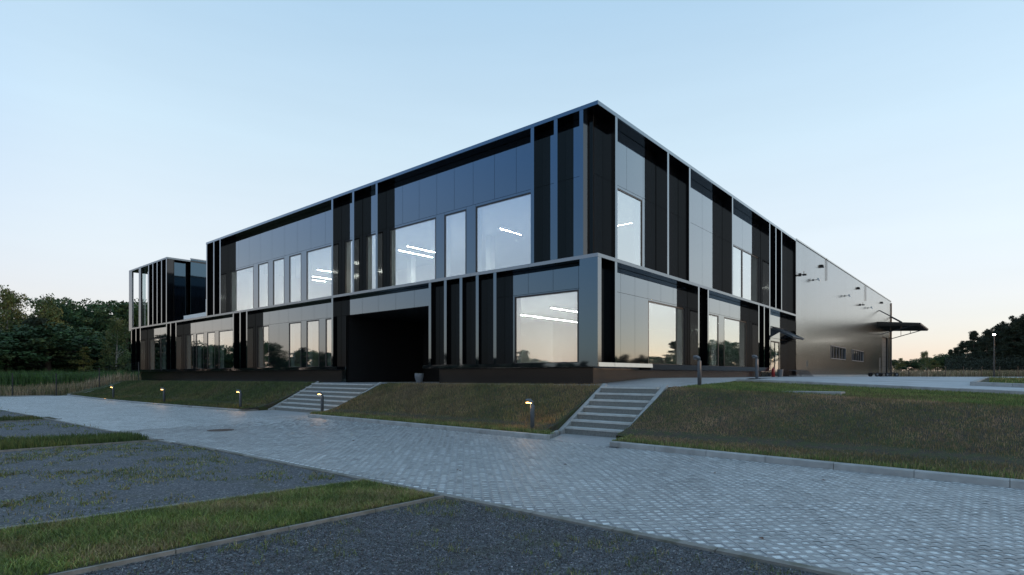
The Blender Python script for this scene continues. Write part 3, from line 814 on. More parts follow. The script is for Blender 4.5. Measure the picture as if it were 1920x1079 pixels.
# outer walls out of view so that the rooms are closed
mb = MB(); mb.box((.56, 30.88, 4.34), (24.9, 30.96, 9.19)); mb.box((.62, 46.2, .5), (9, 46.3, 4.2)); mb.build('gable_wall', M['panel'], office)
backing.build('backing_wall', M['black'], office)
# --- upper storey box at the far end (roof terrace between)
for a, b in ((38.21, 38.37), (39.22, 39.38), (40.19, 40.33), (41.14, 41.28), (42.10, 42.24)):
    fin('L', a, b, UB, UT)
for a, b in ((38.37, 39.22), (39.38, 40.19), (40.33, 41.14), (41.28, 42.10)):
    panel('L', a, b, UR, UT); panel('L', a, b, UB, UR)
panel('L', 42.24, 43.2, UR, UT); window('L', 42.24, 43.2, UB, UR - .02)
panel('L', 43.2, 44.02, UR, UT); panel('L', 43.2, 44.02, UB, UR)
fb('L', 44.02, 44.54, UB, UT, .004, .12).build('pier', M['fin'], office)
fb('L', 46.23, 47.05, B_MID - .1, UT, .004, .12).build('pier', M['fin'], office)
o = fb('L', 44.56, 46.2, UB, UT, REC + .02, REC + .03).build('pane', M['clear'], office)
MB().box((.55, 43.95, UB), (8, 44.0, UT)).build('side_wall', M['panel'], office)
for a, b in pieces(38.15, 47.05, 3.0):
    fb('L', a + .003, b - .003, B_ROOF, T_ROOF, 0, .05).build('fascia_panel', M['fin'], office)
MB().box((.054, 38.20, B_ROOF + .004), (8.0, 47.0, T_ROOF - .006)).build('roof', M['finside'], office)
MB().box((.054, 38.152, B_ROOF), (1.65, 38.198, T_ROOF)).build('fascia_panel', M['fin'], office)
panel('R', .56, 1.68, UR, UT, d=38.75); panel('R', .56, 1.68, UB, UR, d=38.75)
for a, b in ((1.7, 4.4), (4.4, 7.1), (7.1, 9.8)):
    panel('R', a, b, UB, 9.42, d=38.22)
fb('R', 1.7, 9.8, 9.42, 9.50, 38.2, 38.32).build('coping', M['fin'], office)
MB().box((8, 38.5, 4.3), (8.2, 46.9, 9.19)).build('side_wall', M['panel'], office)
# terrace: pale parapet and screen
MB().box((.12, 31.2, T_MID + .002), (.45, 35.2, T_MID + .30)).build('parapet', M['white'], office)
MB().box((.9, 31.1, T_MID + .002), (1.0, 33.3, 5.75)).build('terrace_screen', M['white'], office)

# linear ceiling lights
def tube(p, q, label):
    c = (Vector(p) + Vector(q)) / 2
    t = empty('ceiling_light', c, label, 'ceiling light', 'linear ceiling lights behind the windows')
    d = (Vector(q) - Vector(p)).normalized(); n = Vector((-d.y, d.x, 0)) * .022
    mb = MB(); mb.hexa([Vector(p) - n, Vector(q) - n, Vector(q) + n, Vector(p) + n] + [v + Vector((0, 0, .02)) for v in (Vector(p) - n, Vector(q) - n, Vector(q) + n, Vector(p) + n)])
    mb.build('diffuser', M['tube'], t)
    n2 = n * 1.5; mb = MB(); mb.hexa([Vector(p) - n2 + Vector((0, 0, .003)), Vector(q) - n2 + Vector((0, 0, .003)), Vector(q) + n2 + Vector((0, 0, .003)), Vector(p) + n2 + Vector((0, 0, .003))] +
                                     [v + Vector((0, 0, .08)) for v in (Vector(p) - n2, Vector(q) - n2, Vector(q) + n2, Vector(p) + n2)])
    mb.build('housing', M['white'], t)
tube((3.87, 7.65, 7.15), (5.4, 7.65, 7.15), 'bright linear light seen through the largest upper window near the corner')
tube((3.4, 13.83, 7.15), (5.6, 13.83, 7.15), 'upper of two parallel light lines in the wide upper window left of the narrow pane')
tube((3.75, 14.95, 7.15), (6.2, 14.95, 7.15), 'lower of two parallel light lines in the wide upper window left of the narrow pane')
tube((4.0, 23.6, 7.15), (4.95, 23.6, 7.15), 'top light line in the upper window beside the three narrow panes')
tube((5.0, 26.1, 7.15), (6.5, 26.1, 7.15), 'middle light line in the upper window beside the three narrow panes')
tube((5.2, 27.4, 7.15), (6.9, 27.4, 7.15), 'lowest light line in the upper window beside the three narrow panes')
tube((6.4, 8.6, 3.40), (12.0, 8.6, 3.40), 'longer lower light line in the ground floor corner window')
tube((5.1, 5.62, 3.40), (8.5, 5.62, 3.40), 'shorter upper light line in the ground floor corner window')
tube((6.93, 2.5, 7.15), (6.93, 4.1, 7.15), 'single light line in the tall upper window right of the building corner')

# awning of slats above the side door
aw = empty('door_awning', (22.6, .45, 2.9), 'small sloping dark slatted awning above the glass side door', 'awning')
mb = MB()
for x in (21.0, 23.7): mb.tube([(x, .48, 3.30), (x, -.75, 2.62)], .03, 6)
mb.tube([(21.0, -.75, 2.62), (23.7, -.75, 2.62)], .03, 6); mb.tube([(21.0, .46, 3.30), (23.7, .46, 3.30)], .03, 6)
mb.build('frame', M['darkmetal'], aw)
for k in range(11):
    x = 21.12 + k * .24
    mb = MB(); mb.hexa([(x, .44, 3.17), (x + .05, .44, 3.17), (x + .05, -.74, 2.52), (x, -.74, 2.52), (x, .44, 3.27), (x + .05, .44, 3.27), (x + .05, -.74, 2.62), (x, -.74, 2.62)])
    mb.build('slat', M['greymetal'], aw)

# ------------------------------------------------------------------ production hall
hall = empty('production_hall', (25, 0, 0), 'long grey metal clad hall joined to the right end of the office', 'hall')
HX0, HX1 = 24.99, 72.6
def htop(x): return lerp(9.30, 9.88, (x - 25) / 46.7)
HOLES = [(35.9, 41.9, 1.70, 2.66), (45.1, 51.2, 1.70, 2.66), (64.7, 69.5, .12, 4.95), (62.4, 63.5, .12, 2.35)]
bk = MB()
x = HX0
n = 144
for k in range(n):
    a, b = lerp(HX0, HX1, k / n), lerp(HX0, HX1, (k + 1) / n)
    hs = [h for h in HOLES if h[0] < b - .02 and h[1] > a + .02]
    mb = MB()
    def seg(a_, b_, z0, z1f):
        g = .006
        mb.hexa([(a_ + g, .02, z0), (b_ - g, .02, z0), (b_ - g, .10, z0), (a_ + g, .10, z0), (a_ + g, .02, z1f(a_)), (b_ - g, .02, z1f(b_)), (b_ - g, .10, z1f(b_)), (a_ + g, .10, z1f(a_))])
    if not hs: seg(a, b, .34, htop)
    else:
        h = hs[0]; p, q = max(a, h[0]), min(b, h[1])
        if p - a > .03: seg(a, p, .34, htop)
        if b - q > .03: seg(q, b, .34, htop)
        if h[2] > .4: seg(p, q, .34, lambda _: h[2])
        seg(p, q, h[3], htop)
    mb.build('cladding_panel', M['clad'], hall)
mb = MB(); mb.box((HX0, .03, -.2), (64.6, .14, .335)); mb.box((69.6, .03, -.2), (HX1, .14, .335)); mb.build('base_strip', M['concrete'], hall)
mb = MB(); mb.box((HX0, .6, 0), (HX1, .7, 9.2)); mb.build('backing_wall', M['black'], hall)
mb = MB(); mb.box((HX1, .02, .2), (HX1 + .1, 40, 9.85)); mb.box((HX0 + .01, .7, 9.21), (HX1, 40, 9.28)); mb.build('shell', M['clad'], hall)
mb = MB(); mb.hexa([(HX0, -.03, htop(HX0) + .002), (HX1 + .1, -.03, htop(HX1) + .002), (HX1 + .1, .3, htop(HX1) + .002), (HX0, .3, htop(HX0) + .002),
                    (HX0, -.03, htop(HX0) + .10), (HX1 + .1, -.03, htop(HX1) + .10), (HX1 + .1, .3, htop(HX1) + .10), (HX0, .3, htop(HX0) + .10)])
mb.build('coping', M['sill'], hall)
for a, b, z0, z1 in HOLES[:2]:
    mb = MB(); mb.box((a - .06, -.01, z0 - .06), (b + .06, .12, z0)); mb.box((a - .06, -.01, z1), (b + .06, .12, z1 + .06)); mb.box((a - .06, -.01, z0), (a, .12, z1)); mb.box((b, -.01, z0), (b + .06, .12, z1))
    for k in range(1, 5): q = lerp(a, b, k / 5); mb.box((q - .04, .06, z0), (q + .04, .12, z1))
    wo = mb.build('window', M['greymetal'], hall)
    for k in range(5):
        p, q = lerp(a, b, k / 5) + .04, lerp(a, b, (k + 1) / 5) - .04
        MB().box((p, .10, z0), (q, .11, z1)).build('pane', M['finside'], wo)
a, b, z0, z1 = HOLES[2]
dr = MB().box((a, .22, z0), (b, .28, z1)).build('loading_door', M['black'], hall)
for k in range(8):
    zz = lerp(z0, z1, k / 8); MB().box((a + .05, .195, zz + .03), (b - .05, .218, lerp(z0, z1, (k + 1) / 8) - .02)).build('door_section', M['darkmetal'], dr)
a, b, z0, z1 = HOLES[3]
dr = MB().box((a, .05, z0), (b, .1, z1)).build('door', M['darkmetal'], hall)
MB().tube([(a + .15, .05, 1.2), (a + .15, -.02, 1.2), (a + .28, -.02, 1.2)], .02, 6).build('handle', M['sill'], dr)
MB().tube([(72.66, -.03, .1), (72.66, -.03, 9.7)], .06, 8).build('downpipe', M['darkmetal'], hall)
MB().box((28.0, -.04, .9), (28.5, .02, 1.35)).build('hatch', M['clad'], hall)
cn = MB(); cn.hexa([(61.7, -3.96, 5.98), (72.6, -3.96, 5.98), (72.6, .0, 6.22), (61.7, .0, 6.22), (61.7, -3.96, 6.14), (72.6, -3.96, 6.14), (72.6, .0, 6.50), (61.7, .0, 6.50)])
cno = cn.build('loading_canopy', M['canopy'], hall)
for k in range(10):
    x = lerp(61.9, 72.2, k / 9); mb = MB(); mb.hexa([(x, -3.9, 5.86), (x + .08, -3.9, 5.86), (x + .08, 0, 6.02), (x, 0, 6.02), (x, -3.9, 5.979), (x + .08, -3.9, 5.979), (x + .08, 0, 6.219), (x, 0, 6.219)]); mb.build('rafter', M['canopy'], cno)
for x in (62.2, 72.3):
    MB().tube([(x, .0, 7.85), (x, -2.2, 6.34)], .06, 6).build('tie_rod', M['darkmetal'], cno)
    MB().tube([(x, .0, 5.0), (x, -3.2, 5.94)], .05, 6).tube([(x, -1.1, 5.32), (x, -1.1, 6.1)], .03, 6).tube([(x, -2.1, 5.61), (x, -2.1, 6.03)], .03, 6).build('bracket', M['darkmetal'], cno)
for x, z0, z1 in ((34.07, 7.73, 9.50), (52.6, 7.98, 9.6)):
    MB().tube([(x, -.03, z0), (x, -.03, z1)], .022, 6).build('conduit', M['darkmetal'], hall)

# floodlights, cameras and boxes on the hall wall
def floodlight(x, z, label):
    t = empty('floodlight', (x, 0, z), label, 'floodlight', 'lamps fixed to the hall wall')
    MB().tube([(x - .16, .02, z), (x, -.28, z + .02)], .022, 6).build('arm', M['darkmetal'], t)
    mb = MB(); mb.hexa([(x - .16, -.42, z - .11), (x + .16, -.42, z - .11), (x + .16, -.27, z - .04), (x - .16, -.27, z - .04), (x - .16, -.38, z + .10), (x + .16, -.38, z + .10), (x + .16, -.24, z + .14), (x - .16, -.24, z + .14)])
    mb.build('lamp_head', M['white'], t)
    MB().box((x - .20, -.03, z - .06), (x - .10, .02, z + .06)).build('base_plate', M['darkmetal'], t)
floodlight(29.9, 7.24, 'pale floodlight on the hall wall closest to the office end')
floodlight(41.75, 7.34, 'pale floodlight on the hall wall between the other two')
floodlight(54.3, 7.41, 'pale floodlight on the hall wall closest to the loading canopy')
def wallbox(x, z, label):
    t = empty('wall_lamp', (x, 0, z), label, 'wall lamp', 'small black boxes under the hall roof edge')
    mb = MB(); mb.hexa([(x - .13, -.19, z - .10), (x + .13, -.19, z - .10), (x + .13, .02, z - .10), (x - .13, .02, z - .10), (x - .13, -.14, z + .10), (x + .13, -.14, z + .10), (x + .13, .02, z + .12), (x - .13, .02, z + .12)])
    mb.build('housing', M['black'], t)
    MB().box((x - .10, -.17, z - .113), (x + .10, -.04, z - .102)).build('lens', M['greymetal'], t)
wallbox(32.27, 8.61, 'small black box lamp under the roof edge left of the short vertical pipe')
wallbox(48.1, 8.78, 'small black box lamp under the roof edge above the middle of the hall wall')
wallbox(63.9, 8.91, 'small black box lamp under the roof edge above the loading canopy')
def camera_unit(x, z, label):
    t = empty('security_camera', (x, 0, z), label, 'camera', 'cameras on the hall wall')
    MB().box((x - .08, -.06, z - .1), (x + .08, .02, z + .1)).build('bracket', M['black'], t)
    MB().tube([(x, -.05, z), (x, -.22, z)], .025, 6).tube([(x, -.22, z), (x, -.22, z + .22)], .02, 6).build('arm', M['black'], t)
    MB().box((x + .02, -.36, z - .07), (x + .15, -.12, z + .04)).build('body', M['black'], t)
camera_unit(26.0, 7.12, 'black camera on a cross shaped arm beside the office end post')
camera_unit(49.4, 7.29, 'black camera on a cross shaped arm left of the farthest floodlight')

# ------------------------------------------------------------------ outdoor stairs
def stairs(ya, yb, zt, label):
    t = empty('outdoor_stairs', (-4.05, (ya + yb) / 2, ZR), label, 'stairs', 'concrete stairs up the grass bank')
    n = 7; h = (zt - ZR) / n; run = 2.0 / n
    for k in range(n):
        x = -4.05 + k * run
        z1 = ZR + (k + 1) * h
        mb = MB()
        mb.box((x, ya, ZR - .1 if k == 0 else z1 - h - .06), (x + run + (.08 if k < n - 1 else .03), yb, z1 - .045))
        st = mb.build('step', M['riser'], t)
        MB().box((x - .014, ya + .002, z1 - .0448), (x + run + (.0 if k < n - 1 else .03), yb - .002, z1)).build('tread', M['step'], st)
    for y0, y1 in ((ya - .13, ya - .004), (yb + .004, yb + .13)):
        mb = MB(); lo = ZR + .07; e = .16
        mb.hexa([(-4.22, y0, ZR - .2), (-1.98, y0, zt - .6), (-1.98, y1, zt - .6), (-4.22, y1, ZR - .2), (-4.22, y0, lo), (-1.98, y0, zt + e - .08), (-1.98, y1, zt + e - .08), (-4.22, y1, lo)])
        mb.build('cheek', M['concrete'], t)
stairs(-3.22, -1.52, 0.0, 'seven step grey concrete stairs with sloping side kerbs near the corner of the office')
stairs(9.0, 13.5, zp(11), 'wider grey concrete stairs leading up to the dark entrance recess')

# ------------------------------------------------------------------ bollard lights
def bollard(p, h, s, label, lit=True, yaw=0.):
    t = empty('bollard_light', p, label, 'bollard light', 'lit bollards at the foot of the grass bank' if lit else 'unlit bollards by the ramp path')
    mb = MB(); x, y, z = p; r = .055 * s
    def rr(pts): return [(x + a * math.cos(yaw), y + a * math.sin(yaw), z + b) for a, b in pts]
    mb.tube(rr([(0, -.12), (0, h - .14 * s), (-.015 * s, h - .07 * s), (-.055 * s, h - .025 * s), (-.10 * s, h - .012 * s), (-.17 * s, h - .012 * s)]), [r, r, r, r * .92, r * .8, r * .62], 12)
    mb.build('post', M['greymetal'], t, smooth=True)
    c = rr([(-.12 * s, h - .075 * s)])[0]
    mb = MB(); mb.tube([(c[0], c[1], c[2] - .008), (c[0], c[1], c[2] + .012)], .042 * s, 10)
    mb.build('lens', M['lampglow'] if lit else M['pot'], t)
    if lit:
        l = bpy.data.lights.new('bollard_lamp', 'POINT'); l.energy = 1.4; l.color = (1., .56, .22); l.shadow_soft_size = .03
        lo = bpy.data.objects.new('lamp', l); COL.objects.link(lo); lo.parent = t; lo.location = Vector(c) - Vector(p) - Vector((0, 0, .035))
    return t
cdir = math.atan2(EX[0] * 0 + EY[0], EX[0])      # world yaw of camera right
bollard((-4.75, -1.0, zbank(-4.75, -1.0)), .74, 1., 'lit dark bollard on the grass between the two stairs, beside the corner stairs', yaw=cdir)
bollard((-4.78, 8.62, zbank(-4.78, 8.6)), .74, 1., 'lit dark bollard standing in front of the wider entrance stairs', yaw=cdir)
bollard((-5.15, 14.3, zbank(-5.1, 14.3)), .74, 1., 'lit dark bollard on the far bank just left of the entrance stairs', yaw=cdir)
bollard((-5.5, 22.0, zbank(-5.5, 22.)), .74, 1., 'lit dark bollard on the far bank second from its end', yaw=cdir)
bollard((-5.5, 30.3, zbank(-5.5, 30.)), .74, 1., 'lit dark bollard at the far end of the bank under the trees', yaw=cdir)
bollard((-.54, -3.62, 0), .84, 1., 'unlit hooked grey bollard at the top of the corner stairs', False, yaw=cdir)
bollard((4.8, -3.55, .16), .84, 1., 'unlit hooked grey bollard farther along the ramp path', False, yaw=cdir)

# ------------------------------------------------------------------ small things
mh = empty('manhole_cover', (-9.4, 6.0, ZR), 'round rusty manhole cover set in the paved lane', 'manhole cover')
MB().tube([(-9.4, 6.0, ZR - .05), (-9.4, 6.0, ZR + .006)], .40, 28).build('ring', M['concrete'], mh)
MB().tube([(-9.4, 6.0, ZR), (-9.4, 6.0, ZR + .014)], .33, 28).build('lid', M['iron'], mh)
p = (-1.1, -6.6); zz = zlawn(*p)
sl = MB(); sl.box((p[0] - .28, p[1] - .62, zz - .1), (p[0] + .28, p[1] + .62, zz + .055)); sl = sl.build('cover_slab', M['concrete'], wloc=(p[0], p[1], zz))
tag(sl, 'flat pale concrete cover slab lying in the upper lawn', 'cover slab')
pt = empty('planter_pot', (.05, 8.95, zp(9)), 'rounded grey planter pot at the right side of the dark entrance', 'planter')
mb = MB(); mb.tube([(.05, 8.95, zp(9)), (.05, 8.95, zp(9) + .06), (.05, 8.95, zp(9) + .25), (.05, 8.95, zp(9) + .43), (.05, 8.95, zp(9) + .44)], [.11, .13, .19, .20, .18], 18); mb.build('pot', M['pot'], pt, smooth=True)
mb = MB(); mb.tube([(.05, 8.95, zp(9) + .42), (.05, 8.95, zp(9) + .445)], .20, 14); mb.build('earth', M['soil'], pt)
ex = empty('fire_extinguisher', (19.25, -.12, .2), 'small red extinguisher standing beside the glass side door', 'extinguisher')
mb = MB(); mb.tube([(19.25, -.12, .2), (19.25, -.12, .62), (19.25, -.12, .70), (19.25, -.12, .74)], [.10, .10, .06, .035], 12); mb.build('cylinder', M['red'], ex, smooth=True)
mb = MB(); mb.tube([(19.25, -.12, .74), (19.25, -.12, .80)], .03, 8).tube([(19.25, -.12, .78), (19.36, -.16, .76), (19.38, -.18, .45)], .014, 6); mb.build('hose', M['black'], ex)
bn = empty('waste_bin', (20.6, -.15, .2), 'small pale bin between the red extinguisher and the side door', 'bin')
mb = MB(); mb.tube([(20.6, -.15, .2), (20.6, -.15, .62)], [.14, .17], 14); mb.build('bucket', M['pot'], bn)
mb = MB(); mb.tube([(20.6, -.15, .62), (20.6, -.15, .65)], .18, 14); mb.build('rim', M['greymetal'], bn)
br = empty('bicycle_rack', (23.9, -.5, .2), 'dark metal bicycle rack of slanted bars on the yard by the office end', 'bicycle rack')
mb = MB(); mb.tube([(22.3, -.2, .24), (25.6, -.2, .24)], .025, 6).tube([(22.3, -.9, .23), (25.6, -.9, .23)], .025, 6); mb.build('rail', M['darkmetal'], br)
for k in range(11):
    x = 22.4 + k * .31
    MB().tube([(x, -.2, .24), (x - .25, -.25, .62), (x - .1, -.6, .58), (x, -.9, .23)], .016, 6).build('bar', M['darkmetal'], br)
tr = empty('flat_trolley', (37.5, -3.3, .12), 'low black wheeled trolley on the yard before the loading door', 'trolley')
d = Vector((.645, -.764, 0)); e = Vector((.764, .645, 0)); c0 = Vector((37.5, -3.35, 0)); z0 = zyard(37.5, -3.3)
def tp(u, v, z): q = c0 + d * u + e * v; return (q.x, q.y, z0 + z)
mb = MB(); mb.hexa([tp(-.95, -.4, .24), tp(.95, -.4, .24), tp(.95, .4, .24), tp(-.95, .4, .24), tp(-.95, -.4, .31), tp(.95, -.4, .31), tp(.95, .4, .31), tp(-.95, .4, .31)]); mb.build('deck', M['black'], tr)
for u in (-.75, .05, .78):
    for v in (-.42, .42):
        wmb = MB(); wmb.tube([tp(u, v - .05, .16), tp(u, v + .05, .16)], .16, 14); wo = wmb.build('wheel', M['rubber'], tr)
        MB().tube([tp(u, v - .056, .16), tp(u, v + .056, .16)], .075, 10).build('rim', M['pot'], wo)
mb = MB(); mb.tube([tp(-.9, 0, .28), tp(-1.1, 0, .5), tp(-1.0, 0, .62)], .025, 6); mb.build('drawbar', M['black'], tr)

# street lamp
sp = at(78, 1864, z=.03)
sl = empty('street_lamp', sp, 'tall thin lit street lamp at the far edge of the yard', 'street lamp')
MB().tube([sp, sp + Vector((0, 0, 1.2)), sp + Vector((0, 0, 5.7))], [.10, .10, .055], 10).build('pole', M['darkmetal'], sl)
MB().tube([sp + Vector((0, 0, 5.7)), sp + Vector((0, 0, 5.95))], [.07, .14], 12).build('head', M['darkmetal'], sl)
MB().tube([sp + Vector((0, 0, 5.74)), sp + Vector((0, 0, 5.90))], .15, 12).build('lens', M['streetglow'], sl)
for k, (xx, label) in enumerate(((1664, 0),)): pass

# fences
def fence(P0, P1, z0f, n, h, label, wires=9):
    t = empty('wire_fence', (P0.x, P0.y, z0f(P0)), label, 'fence')
    d = P1 - P0
    for k in range(n + 1):
        q = P0 + d * (k / n); z = z0f(q)
        MB().tube([(q.x, q.y, z - .2), (q.x, q.y, z + h)], .035, 6).build('post', M['darkmetal'], t)
    mb = MB()
    for i in range(wires):
        zz = .1 + (h - .15) * i / (wires - 1)
        mb.tube([(P0.x, P0.y, z0f(P0) + zz), (P1.x, P1.y, z0f(P1) + zz)], .0035, 3, caps=False)
    mb.build('wires', M['darkmetal'], t)
def zleft(q): return -1.2 if q.x < -6 else lerp(-1.2, -.25, (q.x + 6) / 5)
fence(Vector((-30, 41.75, 0)), Vector((-6.0, 41.75, 0)), lambda q: -1.2, 10, 1.65, 'dark wire fence along the far end of the lane, left of the bank')
fence(Vector((-6.0, 41.8, 0)), Vector((-.8, 41.8, 0)), zleft, 2, 1.55, 'short dark wire fence climbing behind the far bank to the office')
fa, fb_ = at(82, 1670, z=0), at(82, 2250, z=0)
fence(fa, fb_, lambda q: .02, 17, 1.5, 'dark wire fence between the yard and the meadow')

# ------------------------------------------------------------------ grass
def blades(name, pts, h, wd, palette, lean=.35, label=None, seg=2, parent=None):
    """pts (n,3); h (lo,hi); palette list of (r,g,b,weight)"""
    n = len(pts)
    hh = rng.uniform(h[0], h[1], n) * rng.uniform(.6, 1., n)
    az = rng.uniform(0, 2 * np.pi, n); ln = rng.uniform(.05, lean, n) * hh
    az2 = rng.uniform(0, 2 * np.pi, n)
    dx, dy = np.cos(az) * ln, np.sin(az) * ln
    wx, wy = np.cos(az2) * wd / 2, np.sin(az2) * wd / 2
    b = np.asarray(pts, dtype=np.float64)
    v = np.zeros((n, 5, 3))
    v[:, 0] = b + np.stack([wx, wy, -0 * hh], 1); v[:, 1] = b - np.stack([wx, wy, 0 * hh], 1)
    mid = b + np.stack([dx * .35, dy * .35, hh * .6], 1)
    v[:, 2] = mid - np.stack([wx, wy, 0 * hh], 1) * .8; v[:, 3] = mid + np.stack([wx, wy, 0 * hh], 1) * .8
    v[:, 4] = b + np.stack([dx, dy, hh], 1)
    f = np.arange(n)[:, None] * 5
    tri = np.concatenate([f + np.array([[0, 1, 2]]), f + np.array([[0, 2, 3]]), f + np.array([[3, 2, 4]])])
    pal = np.array([p[:3] for p in palette]); wts = np.array([p[3] for p in palette], float); wts /= wts.sum()
    return v, tri, pal, wts, n
def patch_noise(x, y, s, seed=0):
    a = np.sin(x * s + 1.3 * seed) * np.cos(y * s * 1.13 + seed) + .6 * np.sin(x * s * 2.3 + y * s * 1.7 + seed * 2.1) + .4 * np.cos(x * s * 4.1 - y * s * 3.7 + seed)
    return a / 2
def grass(name, pts, h, wd, palette, lean=.35, tone=None, parent=None):
    if len(pts) == 0: return None
    v, tri, pal, wts, n = blades(name, pts, h, wd, palette, lean)
    pts = np.asarray(pts)
    if tone is not None:      # dry and green areas of their own
        q = np.clip(.5 + .5 * patch_noise(pts[:, 0], pts[:, 1], tone[0], tone[1]) + rng.normal(0, .22, n), 0, .999)
        order = np.cumsum(wts); idx = np.searchsorted(order, q)
    else: idx = rng.choice(len(pal), n, p=wts)
    c = pal[np.clip(idx, 0, len(pal) - 1)] * rng.uniform(.6, 1.45, (n, 1)) * (1 + .30 * patch_noise(pts[:, 0], pts[:, 1], 3.1, 8))[:, None]
    cols = np.repeat(np.clip(c, 0, 1), 5, 0)
    o = np_mesh(name, v.reshape(-1, 3), tri, M['blade'], cols=cols, kind='stuff')
    return o
def cam_dist(x, y): return (x - CAM.x) * EX[1] + (y - CAM.y) * EY[1]
def cam_side(x, y): return (x - CAM.x) * EX[0] + (y - CAM.y) * EY[0]
def in_view(x, y, m=1.1):
    d = cam_dist(x, y); return (d > 1.5) & (np.abs(cam_side(x, y)) < d * m + .5)
GREEN = [(0.073, 0.131, 0.030, 3), (0.115, 0.168, 0.037, 3), (0.180, 0.199, 0.059, 2), (0.275, 0.242, 0.106, 2)]
DRY = [(0.078, 0.092, 0.031, 2), (0.152, 0.133, 0.049, 2.5), (0.226, 0.158, 0.079, 3), (0.323, 0.213, 0.133, 2.2)]
zbank_v = np.vectorize(zbank); edgef = np.vectorize(lambda y: edge_x(FAR_EDGE, y))
def bank_pts(y0, y1, n, skew=True):
    y = rng.uniform(y0, y1, n); x = rng.uniform(-5.95, -1.66, n)
    k = (x > edgef(y) + .13) & in_view(x, y); x, y = x[k], y[k]
    return np.stack([x, y, zbank_v(x, y) - .005], 1)
bp_ = bank_pts(-15, -3.40, 92000); bp_ = bp_[(bp_[:, 0] > -4.62) | (bp_[:, 1] < -3.76)]
grass('grass', bp_, (.03, .078), .0075, DRY, tone=(.9, 2))
grass('grass', bank_pts(-1.32, 8.7, 60000), (.04, .12), .010, DRY[:3] + [(.13, .10, .055, 1.2)], tone=(.7, 5))
grass('grass', bank_pts(13.75, 40.8, 80000), (.05, .14), .018, [(.048, .078, .022, 3), (.070, .098, .028, 3), (.095, .100, .036, 2), (.12, .105, .055, 1)], tone=(.5, 9))
# turf hanging over the small step beside the flared kerb
qx = rng.uniform(-5.5, -4.2, 2600); qy = np.where(qx < -4.62, -3.74, -3.37) + rng.normal(0, .02, 2600)
grass('grass', np.stack([qx, qy, ZR + rng.uniform(0, 1, 2600) * (zbank_v(qx, qy) - ZR)], 1), (.04, .10), .0085, GREEN)
# lush rim at the foot of the bank
def rim(y0, y1, n, wd, hh):
    y = rng.uniform(y0, y1, n); x = edgef(y) + .14 + np.abs(rng.normal(0, .16, n))
    return np.stack([x, y, zbank_v(x, y) - .005], 1)
grass('grass', np.concatenate([rim(-14, -3.8, 5000, 0, 0), rim(-1.9, 8.7, 9000, 0, 0)]), (.06, .15), .009, GREEN)
x = rng.uniform(-1.6, 2.9, 60000); y = rng.uniform(-14, -3.5, 60000); k = in_view(x, y); x, y = x[k], y[k]
zl_v = np.vectorize(zlawn)
grass('grass', np.stack([x, y, zl_v(x, y) - .005], 1), (.04, .09), .012, GREEN[:3] + [(.11, .10, .04, 2)], tone=(.8, 4))
x = rng.uniform(6.2, 13.8, 14000); y = rng.uniform(-18, -9.8, 14000)
grass('grass', np.stack([x, y, np.vectorize(zyard)(x, y) + .08], 1), (.05, .12), .02, GREEN, tone=(.6, 1))
def strip_pts(s, x0, x1, n):
    x = rng.uniform(x0, x1, n); u = rng.uniform(0, 1, n); ya = np.array([strip_y(s, q) for q in x])
    y = ya[:, 0] + .08 + (ya[:, 1] - ya[:, 0] - .16) * u; k = in_view(x, y)
    return np.stack([x[k], y[k], np.full(k.sum(), ZR - .005)], 1)
grass('grass', strip_pts(STRIPS[0], -16.5, -11.22, 80000), (.022, .075), .0055, [(0.088, 0.136, 0.029, 2.6), (0.132, 0.184, 0.042, 2.8), (0.199, 0.207, 0.063, 2.4), (0.213, 0.162, 0.078, 1.7), (0.294, 0.243, 0.124, 0.7)], tone=(2.6, 3), lean=1.3)
grass('grass', strip_pts(STRIPS[1], -20, -11.4, 26000), (.06, .20), .012, [(.04, .075, .014, 3), (.06, .10, .02, 3), (.10, .12, .03, 2)], tone=(.9, 1))
grass('grass', strip_pts(STRIPS[2], -24, -11.6, 12000), (.05, .15), .018, [(.04, .07, .016, 3), (.07, .09, .022, 3), (.14, .11, .04, 2)], tone=(.9, 1))
# weeds in the gravel
def weed_pts(n, x0, x1, y0, y1, per, spread):
    cx = rng.uniform(x0, x1, n); cy = rng.uniform(y0, y1, n)
    keep = patch_noise(cx, cy, 1.4, 3) + rng.normal(0, .35, n) > .25
    for s in STRIPS:
        ya = np.array([strip_y(s, q) for q in cx]); keep &= ~((cy > ya[:, 0] - .1) & (cy < ya[:, 1] + .1))
    keep &= in_view(cx, cy); cx, cy = cx[keep], cy[keep]
    sp_ = rng.uniform(.3, 1.5, len(cx)) * spread
    x = np.repeat(cx, per) + rng.normal(0, 1, len(cx) * per) * np.repeat(sp_, per); y = np.repeat(cy, per) + rng.normal(0, 1, len(cx) * per) * np.repeat(sp_, per)
    k = x < -11.2
    return np.stack([x[k], y[k], np.full(k.sum(), ZR - .018)], 1)
WEED = [(0.077, 0.117, 0.031, 3), (0.133, 0.173, 0.046, 3), (0.188, 0.173, 0.077, 2), (0.250, 0.219, 0.125, 1)]
grass('weeds', weed_pts(2200, -17, -11.2, -9.3, -4.7, 16, .06), (.012, .07), .006, WEED, lean=1.3)
grass('weeds', weed_pts(4200, -20, -11.2, -2.5, 4.8, 16, .08), (.012, .06), .010, WEED, lean=1.2)
grass('weeds', weed_pts(2600, -24, -11.4, 6.6, 36, 18, .16), (.02, .09), .020, WEED, lean=1.)

